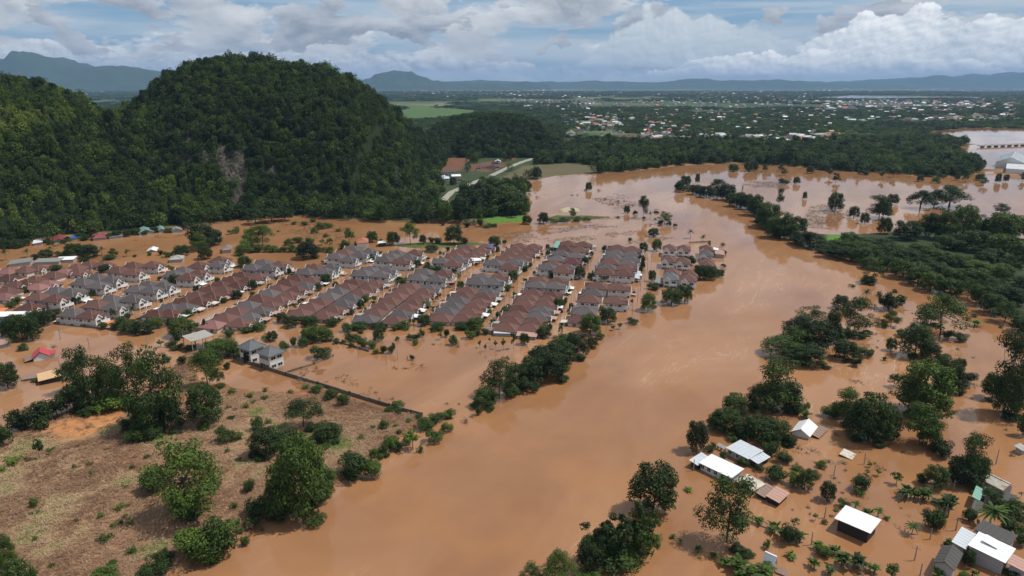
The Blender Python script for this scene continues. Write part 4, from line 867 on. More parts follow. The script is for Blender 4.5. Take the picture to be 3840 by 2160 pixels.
shed('metal_roof_house', 'long pale cyan roof across the near end of second row', 'shed', 'MM', [(1150, 1060), (1315, 1065), (1322, 1040), (1155, 1036)], 1.7, 'l', wall=WALLG)
shed('metal_roof_house', 'long pink roof across the near end of second row', 'shed', 'MM', [(1318, 1080), (1475, 1090), (1485, 1062), (1330, 1052)], 1.7, 'k', wall=WALLG)
for cs, z, c, lb in (([(940, 525), (1045, 512), (1055, 495), (965, 500)], 2.4, 'w', 'white scalloped carport roof beside fourth row'), ([(765, 690), (855, 685), (858, 662), (780, 655)], 2.2, 'k', 'pink carport roof between fourth and third rows'), ([(1060, 705), (1190, 700), (1195, 680), (1065, 682)], 3.0, 'h', 'wide grey-green carport roof in third row'),
                     ([(2070, 640), (2120, 642), (2125, 600), (2085, 600)], 3.0, 'l', 'pale blue-grey annex roof in first row'), ([(2195, 650), (2255, 650), (2260, 595), (2205, 592)], 2.4, 'l', 'pale sheet carport in first row by the river street'), ([(2360, 685), (2440, 690), (2440, 650), (2380, 645)], 1.8, 'f', 'dark flat carport roof before the slate-roofed house')):
    shed('carport', lb, 'carport', 'MM', cs, z, c, wall=None, open_=True)
shed('metal_roof_house', 'white roof sheet on the riverside cluster beside orange roof', 'shed', 'MR', [(222, 436), (270, 436), (270, 420), (225, 420)], 3.0, 'w', wall=WALLG)
shed('metal_roof_house', 'orange sheet roof at the river edge of the cluster', 'shed', 'MR', [(240, 470), (320, 470), (315, 437), (245, 437)], 2.4, 'k', wall=WALLG)

# ------------------------------------------------------------------ far hamlets
def small_house(c, tile):
    mb = MB(); mb.box(-4.4, 4.4, -2.9, 2.9, -1, 3.1, 1); gable_x(mb, -5, 5, -3.6, 3.6, 3.0, 5.0, 0)
    for xx in (-2.6, 0, 2.6): mb.box(xx - .5, xx + .5, -2.94, -2.88, 1, 2.2, 2)
    return mb.mesh('small_house', [ROOF[c] if tile else SHEET[c], WALLW, GLASS])
SM = {k: small_house(*k) for k in (('b', True), ('g', True), ('o', True), ('m', True), ('w', False), ('l', False), ('h', False), ('f', False), ('u', False), ('k', False), ('t', False))}
SMN = {('b', True): 'brown', ('g', True): 'grey', ('o', True): 'orange', ('m', True): 'maroon', ('w', False): 'white', ('l', False): 'pale', ('h', False): 'weathered grey', ('f', False): 'dull grey', ('u', False): 'blue', ('k', False): 'pinkish', ('t', False): 'tan'}
FARH = {}
def hamlet(poly, n, phrase, seed, weights=None, sc=(1, 1.5)):
    r = np.random.default_rng(seed); xs = [p[0] for p in poly]; ys = [p[1] for p in poly]; done = []; keys = list(SM)
    while len(done) < n and n < 4000:
        x, y = r.uniform(min(xs), max(xs)), r.uniform(min(ys), max(ys))
        if sdist(np.array([x]), np.array([y]), poly)[0] < 2 or any(math.hypot(x - a, y - b) < 15 for a, b in done):
            n -= .004; continue
        done.append((x, y)); k = keys[int(r.choice(len(keys), p=weights))]; o = obj('small_house', SM[k]); g = .8
        o.location = (x, y, g); o.rotation_euler = (0, 0, r.choice([0, 1.57]) + r.normal() * .35); s = r.uniform(*sc); o.scale = (s * r.uniform(.9, 1.9), s, s * .95)
        FARH.setdefault((SMN[k], phrase), []).append((pix(x, y, 0)[0], o))
WT = np.array([.18, .14, .06, .05, .11, .12, .10, .08, .03, .05, .03]); WT = WT / WT.sum()
for i, (P, n, ph, sc) in enumerate(((VILL[0], 36, 'in the hamlet beyond the knoll', (1, 1.6)), (VILL[1], 24, 'along the far road beyond the river wood', (1, 1.7)), (VILL[2], 16, 'near the blue-roofed hall', (1, 1.6)), (VILL[3], 46, 'in the village behind the far riverside wood', (1, 1.6)), (VILL[4], 8, 'huddled beside the hill at the road', (.8, 1.1)), (VILL[5], 5, 'on the red fields past the hill', (.9, 1.2)), (VILL[6], 4, 'on the muddy track beyond the knoll', (.9, 1.2)), (VILL[7], 60, 'in the town quarter at far right', (.9, 1.7)))):
    hamlet(P, n, ph, 300 + i, WT, sc)
for (cn, phrase), L in FARH.items():
    L.sort(key=lambda q: q[0])
    for i, (px_, o) in enumerate(L): tag(o, f'small {cn}-roofed house {phrase}' + (f', {ordw(i)} from left' if len(L) > 1 else ''), 'house', f'small houses {phrase}')
def sheds_far(cs, z, c, st, lb, cat='hall', nm='hall'): shed(nm, lb, cat, 'TR', cs, z, c, st, wall=WALLW)
sheds_far([(240, 1062), (298, 1058), (298, 1034), (244, 1036)], 7, 'u', 'gable', 'bright blue arched hall roof beyond the river wood')
sheds_far([(80, 1080), (240, 1068), (238, 1050), (84, 1062)], 6, 'w', 'mono', 'long white school block left of the blue hall', 'school')
sheds_far([(960, 1090), (1045, 1090), (1048, 1070), (962, 1068)], 5, 'w', 'mono', 'white flat-roofed block in the village behind the far wood', 'block', 'block')
sheds_far([(2370, 1225), (2576, 1230), (2620, 1180), (2385, 1180)], 7, 'l', 'gable', 'big pale grey warehouse at right edge past the flood', 'warehouse', 'warehouse')
sheds_far([(2440, 1275), (2640, 1280), (2640, 1240), (2445, 1238)], 6, 'w', 'mono', 'white-roofed warehouse before the grey one at right edge', 'warehouse', 'warehouse')
shed('hall', 'pale arched hall roof beyond the knoll beside the muddy track', 'hall', 'TM', [(1690, 1015), (1770, 1015), (1765, 990), (1700, 990)], 6, 'h', 'gable', wall=WALLG)
shed('temple', 'red-roofed white temple hall beyond the river wood', 'temple', 'TM', [(2285, 1015), (2345, 1012), (2340, 985), (2295, 985)], 7, 'o', 'gable', wall=WALLW, tile=True, rise=7)
shed('hall', 'long white roof running along the far road', 'hall', 'TM', [(2190, 1060), (2420, 1025), (2410, 1012), (2190, 1045)], 5, 'w', 'mono', wall=WALLW)
shed('drowned_hut', 'dark roof of a hut stranded in the river near palms', 'hut', 'MM', [(2355, 150), (2400, 152), (2405, 132), (2362, 130)], .9, 'n', 'gable', wall=DARK)
# lattice mast, red and white
x, y = un(*vw('TM', 1965, 1030)); m_ = bpy.data.objects.new('radio_mast', None); COL.objects.link(m_); m_.location = (x, y, 0); zt = top_z(y, vw('TM', 1965, 925)[1])
RED = plain('mast_red', (.45, .05, .04), .6)
for k in range(7):
    mb = MB(); z0, z1 = zt * k / 7, zt * (k + 1) / 7; r0, r1 = 2.4 - 1.9 * k / 7, 2.4 - 1.9 * (k + 1) / 7
    for a in range(4):
        c0_, s0_ = math.cos(a * 1.57), math.sin(a * 1.57); c1_, s1_ = math.cos(a * 1.57 + 1.57), math.sin(a * 1.57 + 1.57)
        mb.beam((c0_ * r0, s0_ * r0, z0), (c0_ * r1, s0_ * r1, z1), .45, .45); mb.beam((c0_ * r0, s0_ * r0, z0), (c1_ * r1, s1_ * r1, z1), .25, .25)
    obj('mast_section', mb.mesh('mast_section', [RED if k % 2 else TRIMW]), m_)
tag(m_, 'red and white lattice mast above the far hamlet', 'mast')
# the far town: too many to count
def town(mult=1.5):
    r = np.random.default_rng(5); V, Q, M_ = [], [], []
    def blk(x, y, w, d, h, a, mi):
        b = len(V); c, s = math.cos(a), math.sin(a)
        for z in (0, h):
            for i, j in ((-1, -1), (1, -1), (1, 1), (-1, 1)): V.append((x + (i * w * c - j * d * s) / 2, y + (i * w * s + j * d * c) / 2, z))
        V.append((x - w * c / 2, y - w * s / 2, h + d * .28)); V.append((x + w * c / 2, y + w * s / 2, h + d * .28))
        for q, mm in (((0, 1, 5, 4), 0), ((1, 2, 6, 5), 0), ((2, 3, 7, 6), 0), ((3, 0, 4, 7), 0), ((4, 5, 9, 8), mi), ((6, 7, 8, 9), mi), ((5, 6, 9), 0), ((7, 4, 8), 0)): Q.append([b + k for k in q]); M_.append(mm)
    for poly, n, wr in ((fv([(980, 243), (1010, 231), (1250, 224), (1500, 228), (1600, 236), (1500, 252), (1250, 250), (1050, 248)]), 520, (14, 46)), (fv([(1500, 262), (1800, 245), (2040, 240), (2050, 262), (1800, 285), (1560, 285)]), 240, (12, 30)), (fv([(1620, 232), (2030, 228), (2050, 240), (1640, 244)]), 260, (14, 44)),
                        (fv([(2050, 256), (2570, 252), (2570, 282), (2250, 290), (2080, 280)]), 260, (14, 40)), (fv([(2040, 222), (2576, 221), (2700, 233), (2060, 232)]), 200, (18, 70)), (fv([(1260, 252), (1500, 255), (1480, 290), (1350, 285)]), 110, (12, 26)), (fv([(60, 232), (380, 225), (400, 236), (80, 244)]), 60, (14, 40)), (fv([(1400, 290), (2100, 275), (2100, 340), (1500, 345)]), 300, (10, 24))):
        xs = [p[0] for p in poly]; ys = [p[1] for p in poly]; c = 0
        while c < n * mult:
            x, y = r.uniform(min(xs), max(xs), 40), r.uniform(min(ys), max(ys), 40); k = sdist(x, y, poly) > 0
            for a, b in zip(x[k], y[k]):
                w = r.uniform(*wr) * .62; blk(a, b, w, w * r.uniform(.4, .8), r.choice([4, 4, 5, 6, 9]) * (1 + (b > 3000) * .3), r.choice([0, .6, 1.57, 2.2]), r.integers(1, 8)); c += 1
    me = bpy.data.meshes.new('distant_town'); me.from_pydata(V, [], Q)
    for m in (WALLG, SHEET['w'], SHEET['l'], SHEET['h'], ROOF['b'], ROOF['o'], SHEET['k'], ROOF['g']): me.materials.append(m)
    me.polygons.foreach_set('material_index', M_); me.update(); tag(obj('distant_town', me), 'specks of pale and red roofs of the far town', kind='stuff')
town()

# ------------------------------------------------------------------ road, bridge, boundary walls, poles
def strip(name, L, w, z, m, label):
    P = []
    for i, (x, y) in enumerate(L):
        a = L[max(i - 1, 0)]; b = L[min(i + 1, len(L) - 1)]; d = np.array(b) - a; d /= np.linalg.norm(d); n = np.array((-d[1], d[0])) * w / 2; g = z
        P += [(x - n[0], y - n[1], g), (x + n[0], y + n[1], g), (x - n[0] * 1.3, y - n[1] * 1.3, g - 1.4), (x + n[0] * 1.3, y + n[1] * 1.3, g - 1.4)]
    Q = []
    for i in range(len(L) - 1): k = 4 * i; Q += [(k, k + 4, k + 5, k + 1), (k, k + 2, k + 6, k + 4), (k + 1, k + 5, k + 7, k + 3)]
    me = bpy.data.meshes.new(name); me.from_pydata(P, [], Q); me.materials.append(m); me.update(); return tag(obj(name, me), label, kind='structure')
ROADM = plain('pale_road', (.34, .31, .26), .9, .15, .08)
strip('road', ROAD_L, 5.5, 2.1, ROADM, 'straight pale road running past the hill foot')
br = bpy.data.objects.new('bridge', None); COL.objects.link(br); A = np.array(un(*vw('TR', 2235, 1112))); B = np.array(un(*vw('TR', 2640, 1096))); br.location = (*((A + B) / 2), 0); Lb = np.linalg.norm(B - A); br.rotation_euler = (0, 0, math.atan2(*(B - A)[::-1]))
mb = MB(); mb.box(-Lb / 2, Lb / 2, -4, 4, 2.2, 3.0); obj('deck', mb.mesh('deck', [CONC]), br); mb = MB(); mb.box(-Lb / 2, Lb / 2, -4.3, -4, 2.3, 3.9); rail = mb.mesh('parapet', [WALLW]); obj('parapet', rail, br); obj('parapet', rail, br, (0, 8.3, 0))
mb = MB(); mb.box(-.8, .8, -3.2, 3.2, -2, 2.2); pier = mb.mesh('pier', [CONC])
for k in range(8): obj('pier', pier, br, (-Lb / 2 + Lb * (k + .5) / 8, 0, 0))
tag(br, 'low concrete bridge over the far river bend at right edge', 'bridge')
WALLM = plain('old_wall', (.15, .125, .10), .95, .25)
def bwall(pts, h, label, m=WALLM, view=None, t=.3):
    W_ = [un(*(vw(view, *p) if view else (p[0] * FV, p[1] * FV))) for p in pts]; c = np.mean(W_, 0); e = bpy.data.objects.new('boundary_wall', None); COL.objects.link(e); e.location = (*c, 0)
    for a, b in zip(W_[:-1], W_[1:]):
        n = max(1, int(math.dist(a, b) / 4)); 
        for k in range(n):
            p = np.array(a) + (np.array(b) - a) * k / n - c; q = np.array(a) + (np.array(b) - a) * (k + .93) / n - c; mb = MB(); hh = h + U(-.05, .08); mb.beam((*p, (hh - 1.5) / 2), (*q, (hh - 1.5) / 2), t, hh + 1.5); obj('wall_panel', mb.mesh('wall_panel', [m]), e)
        n2 = max(1, int(math.dist(a, b) / 4))
        for k in range(n2 + 1):
            p = np.array(a) + (np.array(b) - a) * k / n2 - c; mb = MB(); mb.box(p[0] - .2, p[0] + .2, p[1] - .2, p[1] + .2, -1.5, h + .15); obj('wall_post', mb.mesh('wall_post', [m]), e)
    tag(e, label, 'wall')
bwall([(598, 908), (660, 926), (720, 945), (800, 969), (880, 994), (980, 1025), (1062, 1048)], 1.3, 'long dark boundary wall between dry field and flooded lot')
bwall([(725, 937), (790, 917), (838, 896)], .7, 'low wall running from the boundary wall to a lone bush')
bwall([(400, 968), (520, 990), (640, 1018), (735, 1032)], 1.0, 'dark wall before the grey two-storey houses', view='ML')
bwall([(745, 1035), (860, 1040), (1000, 1058), (1160, 1068)], .8, 'low wall behind hedge before the brown roofs', view='ML')
bwall([(2280, 1092), (2400, 1110), (2520, 1130), (2640, 1160), (2780, 1205)], .7, 'curved low wall beyond the twin villas', view='ML')
bwall([(1140, 412), (1200, 395), (1215, 350)], .6, 'low wall at the far corner of fourth row', view='MM', m=CONC)
bwall([(50, 385), (210, 376)], .9, 'long low wall behind the riverside cluster', view='MR', m=CONC)
POLEM = plain('pole_concrete', (.26, .24, .21), .9, .15)
PCOUNT = []
def pole(px, py, h, phrase, arm=True, r=.11):
    x, y = un(px, py); p = bpy.data.objects.new('utility_pole', None); COL.objects.link(p); p.location = (x, y, 0); p.rotation_euler = (0, 0, -AZ + U(-.2, .2))
    mb = MB(); mb.tube([(0, 0, -1.6), (U(-.1, .1), 0, h)], [r * 1.2, r * .8], 6); obj('post', mb.mesh('post', [POLEM]), p)
    if arm: mb = MB(); mb.box(-.9, .9, -.05, .05, h - .6, h - .48); obj('crossarm', mb.mesh('crossarm', [POLEM]), p)
    PCOUNT.append((phrase, px, p))
for nm, pts in (('on the street beside second row', [((2103, 1235), (2215, 995), 9)]), ('on the street between third and second rows', [((1850, 1245), (2005, 945), 11)]), ('on the street between fourth and third rows', [((1555, 1215), (1800, 975), 9)]), ('on the street between fifth and fourth rows', [((1325, 1215), (1600, 1010), 7)]), ('on the street between sixth and fifth rows', [((1010, 1190), (1290, 1035), 6)]), ('on the street left of sixth row', [((800, 1160), (1060, 1030), 5)]), ('on the street beside first row', [((2372, 1180), (2440, 985), 6)])):
    for (a, b, n) in pts:
        A = un(*a); B = un(*b)
        for k in range(n):
            t = k / (n - 1); q = pix(A[0] + (B[0] - A[0]) * t + U(-.4, .4), A[1] + (B[1] - A[1]) * t, 0); pole(q[0], q[1], U(6.2, 7.6), nm, k % 2 == 0)
for x, y, top, ph in ((1370, 605, 525, 0), (1140, 690, 620, 0), (970, 1215, 1120, 0), (1865, 1172, 1115, 0), (1748, 1330, 1225, 0), (1985, 1005, 905, 0), (2060, 1105, 1010, 0), (2362, 605, 495, 0), (80, 655, 570, 0), (1345, 1440, 1405, 0), (490, 440, 385, 0), (1070, 1010, 970, 0), (2045, 800, 750, 0), (545, 830, 780, 0), (1790, 1449, 1395, 0)):
    p = vw('BR', x, y); w = un(*p); pole(*p, max(3, top_z(w[1], vw('BR', x, top)[1])), 'in the flooded right bank hamlet', top in (1225, 1010), .13)
for x, y, top in ((458, 1115, 1035), (675, 1180, 1100), (452, 1320, 1290), (1112, 1150, 1125), (1480, 1175, 1115), (2210, 500, 455), (1500, 500, 455), (770, 500, 410), (880, 340, 300)):
    p = vw('ML', x, y); w = un(*p); pole(*p, max(4, top_z(w[1], vw('ML', x, top)[1])), 'around the flooded left lots', top in (1035, 1100), .12)
for x, y, top in ((128, 1250, 1165), (340, 1300, 1225), (425, 1270, 1190), (2000, 1050, 1000), (1450, 850, 780)):
    p = vw('MM', x, y); w = un(*p); pole(*p, max(4, top_z(w[1], vw('MM', x, top)[1])), 'in the flooded lot before the estate', False, .12)
byp = {}
for ph, px, p in PCOUNT: byp.setdefault(ph, []).append((px, p))
for ph, L in byp.items():
    L.sort(key=lambda q: q[0])
    for i, (px, p) in enumerate(L): tag(p, f'thin utility pole {ph}, {ordw(i)} from left', 'pole', f'utility poles {ph}')

# ================================================================== single plants, surveyed one by one
KN = {'T': ('tree', 'tall open-crowned tree', 'tree'), 'B': ('tree', 'dense round tree', 'tree'), 'R': ('rain_tree', 'wide umbrella-crowned tree', 'tree'), 'S': ('shrub', 'leafy shrub', 'shrub'), 'W': ('weed_clump', 'low weed clump', 'weeds'),
      'P': ('palm_tree', 'palm', 'palm'), 'N': ('banana_plant', 'banana clump', 'banana plant'), 'M': ('bamboo_clump', 'feathery bamboo clump', 'bamboo'), 'Y': ('young_tree', 'slender young tree', 'tree'), 'C': ('columnar_tree', 'narrow columnar tree', 'tree'), 'D': ('drowned_bush', 'dull half-drowned bush', 'bush')}
TINT = {'T': .40, 'B': .36, 'R': .22, 'S': .42, 'W': .62, 'P': .40, 'N': .46, 'M': .34, 'Y': .52, 'C': .25, 'D': .5}
PL = []
def plant(px, base, top, wpx, kind, zone, tint=None):
    x, y = un(px, base); g = ground_at(x, y)
    if g > .05: x, y = un(px, base, g)
    else: g = 0
    h = max(.5, top_z(y, top) - g); w = wpx * depth(y) / F
    t = (TINT[kind] if tint is None else tint) + U(-.04, .14)
    PL.append((zone, kind, px, w, h, (x, y, g), t))
def zone(phrase, view, rows):
    for r in rows:
        (px, b), (_, tp) = vw(view, r[0], r[1]), vw(view, r[0], r[2]); plant(px, b, tp, r[3] * K1, r[4], phrase, r[5] if len(r) > 5 else None)
zone('on the hedgerow of the dry field', 'BL', [(30, 470, 290, 150, 'S', .3), (150, 350, 180, 210, 'S', .3), (290, 320, 110, 240, 'S', .28), (430, 240, 40, 230, 'S', .3), (560, 190, -20, 220, 'S', .28), (680, 180, -60, 260, 'B', .3), (830, 190, 60, 300, 'S', .6), (960, 180, 60, 120, 'S', .5),
     (690, 190, -310, 330, 'T', .38), (980, 150, -310, 300, 'T', .40), (560, 60, -180, 200, 'T', .42), (850, 80, -150, 220, 'B', .3), (1190, 345, -260, 420, 'T', .30), (1130, 350, 60, 300, 'B', .24), (1300, 350, 100, 200, 'B', .26), (1010, 440, 330, 150, 'S', .35), (960, 340, 240, 140, 'S', .4), (1220, 410, 360, 80, 'W'), (1555, 300, -10, 300, 'B', .5), (1570, 20, -260, 250, 'T', .48), (1640, 20, -120, 120, 'T', .45)])
zone('in the dry field', 'BL', [(1440, 1000, 440, 560, 'T', .50), (1420, 930, 760, 260, 'S', .42), (1430, 1030, 910, 200, 'S', .62), (1180, 800, 600, 240, 'S', .62), (300, 570, 400, 110, 'Y', .35), (100, 590, 530, 200, 'W', .7), (30, 660, 600, 80, 'W', .7), (255, 930, 850, 70, 'S', .6), (760, 1010, 950, 80, 'W'), (900, 950, 890, 110, 'W'), (860, 1080, 1030, 70, 'W'), (915, 1060, 1010, 60, 'W'), (990, 1060, 1000, 80, 'W'),
     (1000, 1280, 1210, 110, 'W'), (780, 1190, 1130, 160, 'W', .5), (560, 630, 590, 40, 'W'), (1280, 490, 450, 90, 'W'), (990, 640, 600, 60, 'W'), (1890, 810, 700, 110, 'S', .5), (1770, 940, 870, 90, 'W'), (1700, 440, 300, 150, 'S', .5), (1800, 420, 330, 120, 'W', .5), (1940, 350, 220, 100, 'S', .5), (2020, 300, 240, 80, 'W'), (660, 330, 290, 80, 'D'),
     (1760, 70, 10, 90, 'W'), (1880, 100, 50, 100, 'W'), (1995, 110, 70, 80, 'W'), (1850, 180, 130, 80, 'W'), (1780, 190, 150, 80, 'D'), (2190, 70, 30, 70, 'W'), (2000, 55, 10, 60, 'W'), (260, 1180, 1140, 60, 'W'), (400, 1380, 1340, 70, 'W', .45), (700, 680, 640, 60, 'W')])
zone('at the near left corner', 'BL', [(40, 1400, 1130, 180, 'B', .5), (110, 1520, 1310, 240, 'S', .45), (240, 1470, 1390, 90, 'S', .45), (800, 1470, 1385, 230, 'S', .5), (1180, 1420, 1285, 220, 'S', .42), (1100, 1470, 1380, 150, 'S', .45), (1240, 1290, 1235, 70, 'S', .5)])
zone('on the near river bank', 'BL', [(1480, 1310, 1050, 340, 'S', .48), (1680, 1290, 955, 320, 'S', .58), (1620, 1315, 1080, 320, 'S', .45), (1850, 1215, 1140, 80, 'S', .5), (1440, 1390, 1320, 100, 'D'), (1320, 1400, 1370, 50, 'D'), (1890, 1080, 980, 140, 'D', .6), (1970, 1110, 1060, 80, 'D'), (1950, 980, 830, 220, 'S', .4), (2290, 1000, 370, 450, 'B', .50), (2130, 1000, 700, 300, 'B', .36), (2080, 1010, 890, 200, 'S', .35), (2420, 880, 620, 240, 'B', .45), (2010, 540, 310, 260, 'B', .36), (2290, 330, 110, 310, 'T', .34), (2180, 480, 330, 220, 'S', .36), (2470, 420, 290, 230, 'B', .34), (2240, 640, 420, 260, 'B', .42)])
zone('on the near river bank', 'BM', [(90, 700, 490, 270, 'S', .52), (230, 700, 560, 170, 'S', .45), (60, 765, 690, 90, 'D'), (20, 160, 50, 110, 'S', .5), (320, 340, 260, 90, 'S', .5), (370, 470, 370, 130, 'S', .6), (320, 540, 440, 90, 'S', .5), (410, 320, 290, 60, 'W'), (150, 400, 365, 60, 'W'), (235, 335, 300, 50, 'W'), (540, 495, 330, 180, 'Y', .72), (600, 515, 440, 80, 'W'), (700, 435, 330, 150, 'S', .5), (800, 355, 270, 110, 'S', .55), (630, 330, 250, 170, 'S', .55), (720, 285, 205, 140, 'S', .5), (810, 250, 190, 130, 'S', .55), (935, 290, 220, 90, 'D', .7), (990, 245, 190, 80, 'D', .7), (1035, 232, 155, 60, 'S', .4), (600, 230, 200, 50, 'D'), (800, 150, 125, 50, 'D'), (885, 155, 130, 40, 'D'), (860, 205, 180, 30, 'D')])
zone('along the boundary wall', 'BL', [(2400, 60, 0, 110, 'S', .45), (2500, 110, 30, 130, 'S', .45), (2320, 30, -10, 80, 'W')])
zone('standing in the near right river edge', 'BM', [(2350, 965, 590, 390, 'B', .16), (2260, 1290, 945, 300, 'M', .34), (2060, 1340, 1020, 300, 'M', .34), (1920, 1330, 1050, 260, 'M', .30), (1880, 1390, 1160, 250, 'B', .26), (2080, 1400, 1230, 330, 'S', .34), (2210, 1330, 1150, 200, 'S', .30), (1640, 1520, 1250, 270, 'T', .42), (1430, 1500, 1360, 190, 'T', .40), (1850, 1490, 1400, 220, 'S', .4), (2390, 1180, 1110, 100, 'W', .6), (2390, 1230, 1180, 90, 'W', .5), (2500, 1160, 1130, 60, 'N', .6), (2560, 1200, 1165, 40, 'N', .6)])
zone('in the flooded right bank hamlet', 'BR', [(330, 1190, 700, 450, 'T', .40), (580, 1060, 1000, 100, 'N'), (690, 1110, 1030, 120, 'N'), (750, 1170, 1080, 120, 'N'), (860, 1190, 1090, 130, 'N'), (800, 1200, 1040, 150, 'S', .3), (840, 1080, 1010, 90, 'Y', .6), (630, 1240, 1160, 60, 'S', .4), (110, 1270, 1200, 70, 'N'), (130, 1320, 1280, 70, 'D'), (420, 1240, 1200, 100, 'W', .4), (400, 1400, 1290, 200, 'N'), (320, 1360, 1290, 120, 'N'), (230, 1310, 1270, 70, 'N'), (600, 1450, 1340, 200, 'N'), (500, 1460, 1350, 180, 'N'), (430, 1470, 1390, 130, 'N'), (820, 1310, 1260, 90, 'N', .6), (1060, 1300, 1210, 130, 'S', .5), (1030, 1250, 1180, 100, 'N', .6), (1140, 1280, 1200, 110, 'N', .55), (980, 1390, 1300, 100, 'N'), (1110, 1435, 1360, 110, 'N'), (1220, 1385, 1255, 160, 'N'), (1310, 1385, 1260, 160, 'N', .3), (1430, 1425, 1340, 110, 'N', .6), (1570, 1480, 1340, 150, 'Y', .45), (1730, 1130, 1040, 130, 'P', .45),
     (1880, 1080, 910, 170, 'S', .3), (1930, 1080, 1000, 90, 'S', .5), (1960, 990, 810, 170, 'N', .35), (1690, 860, 740, 140, 'N', .35), (1830, 880, 770, 150, 'N', .3), (1760, 870, 790, 110, 'N', .4), (2000, 930, 810, 150, 'N', .4), (1900, 780, 610, 180, 'B', .48), (1800, 750, 670, 100, 'S', .4), (1610, 760, 660, 120, 'Y', .45), (1350, 800, 660, 160, 'S', .38), (1330, 835, 770, 90, 'S', .45), (1050, 630, 570, 90, 'S', .72), (1090, 880, 730, 125, 'B', .25), (700, 725, 600, 170, 'S', .32), (830, 765, 640, 120, 'S', .62), (920, 795, 640, 140, 'B', .3), (990, 705, 640, 110, 'S', .36), (860, 650, 610, 90, 'S', .4), (580, 655, 590, 80, 'S', .3), (450, 610, 550, 100, 'S', .42), (760, 590, 500, 140, 'S', .32), (660, 545, 410, 150, 'S', .38),
     (1210, 930, 860, 100, 'S', .35), (1300, 940, 880, 90, 'P', .4), (1390, 995, 920, 100, 'N'), (1470, 1005, 930, 100, 'P', .5), (1540, 1020, 990, 60, 'N'), (1150, 995, 930, 60, 'Y'), (1000, 1030, 970, 60, 'Y'), (1060, 1050, 1000, 70, 'W'), (1140, 712, 680, 60, 'D'), (1210, 825, 805, 60, 'D'), (1220, 600, 560, 110, 'D', .7), (1410, 630, 590, 50, 'Y'), (1470, 695, 640, 70, 'Y'), (1390, 680, 640, 60, 'Y'), (1230, 655, 620, 50, 'D'), (945, 935, 905, 60, 'D'), (965, 985, 955, 40, 'D'), (830, 950, 930, 40, 'D'), (1645, 938, 925, 40, 'D'), (860, 605, 570, 50, 'D'), (45, 810, 780, 70, 'N', .7), (1180, 745, 730, 40, 'D'), (1110, 590, 560, 70, 'D')])
zone('above the white-roofed riverside houses', 'BR', [(560, 420, 240, 270, 'B', .24), (700, 425, 270, 250, 'B', .28), (450, 400, 260, 200, 'B', .26), (330, 350, 185, 240, 'B', .32), (250, 340, 220, 160, 'B', .25), (390, 220, 70, 200, 'B', .5), (100, 505, 270, 180, 'B', .28), (210, 505, 430, 85, 'S', .25), (370, 430, 360, 80, 'S', .4), (310, 560, 500, 70, 'S'), (810, 465, 380, 120, 'S', .4), (870, 485, 440, 60, 'D'), (680, 200, -180, 420, 'T', .30), (600, 190, 20, 260, 'B', .22), (780, 190, 0, 240, 'B', .24), (915, 200, 120, 90, 'S', .5), (920, 255, 190, 110, 'N', .5), (850, 215, 180, 60, 'N')])
zone('in the drowned grove on the right bank', 'BR', [(1110, 245, 160, 150, 'S', .35), (1230, 290, 30, 240, 'T', .4), (1180, 240, 140, 160, 'B', .3), (1400, 420, 60, 340, 'B', .32), (1320, 400, 160, 240, 'B', .28), (1540, 370, 160, 220, 'B', .40), (1480, 430, 240, 220, 'B', .34), (1820, 230, -190, 440, 'B', .44), (1700, 210, -60, 280, 'T', .38), (1780, 460, 150, 300, 'T', .40), (1840, 460, 240, 180, 'B', .38), (1950, 545, 400, 170, 'S', .28), (2150, 745, 380, 270, 'T', .26), (2120, 745, 560, 300, 'B', .22), (2220, 700, 540, 180, 'B', .25), (2060, 60, -60, 180, 'B', .3), (2420, 225, -380, 330, 'T', .36), (2440, 230, 10, 220, 'B', .34), (2330, 110, -90, 160, 'B', .3), (2560, 110, -60, 140, 'B', .3), (2560, 390, 190, 110, 'S', .36), (1990, 30, -200, 220, 'B', .34), (1590, 20, -80, 100, 'T', .45), (2440, 350, 320, 50, 'D'), (2480, 310, 290, 60, 'D')])
zone('at the right frame edge of the hamlet', 'BR', [(2480, 1000, 870, 230, 'S', .34), (2330, 905, 790, 170, 'B', .38), (2310, 1075, 900, 240, 'P', .5), (2440, 1110, 980, 170, 'S', .4), (2160, 1030, 930, 110, 'S', .36), (2540, 1210, 1050, 150, 'S', .34), (2150, 1375, 1250, 105, 'B', .2), (1930, 1455, 1375, 130, 'N', .55), (2000, 1210, 1150, 70, 'N'), (2370, 1405, 1350, 100, 'D'), (2480, 1460, 1390, 120, 'S', .35), (2270, 1345, 1280, 90, 'S', .35), (2550, 860, 810, 50, 'P'), (2480, 540, 500, 70, 'D'), (2130, 1465, 1420, 110, 'S', .55), (2200, 1450, 1390, 80, 'N', .6), (1985, 1225, 1180, 50, 'S')])
zone('on the near islet in the right floods', 'MR', [(1290, 1060, 790, 260, 'T', .40), (1190, 880, 775, 140, 'B', .4), (960, 1000, 860, 230, 'T', .30), (880, 1110, 930, 270, 'R', .30), (1000, 1200, 960, 300, 'B', .30), (860, 1200, 1010, 260, 'B', .28), (760, 1225, 1080, 340, 'R', .26), (950, 1300, 1150, 270, 'B', .28), (860, 1290, 1180, 220, 'S', .3), (1120, 1140, 880, 130, 'B', .2), (1220, 1260, 1110, 210, 'B', .36), (1310, 1315, 1220, 85, 'S', .34), (1370, 1240, 1150, 130, 'S', .30), (1420, 1230, 1180, 70, 'S', .4), (1200, 1120, 1015, 170, 'M', .34), (1350, 1095, 1050, 90, 'S', .3), (905, 1305, 1260, 60, 'S', .4), (1390, 1080, 1040, 90, 'R', .3)])
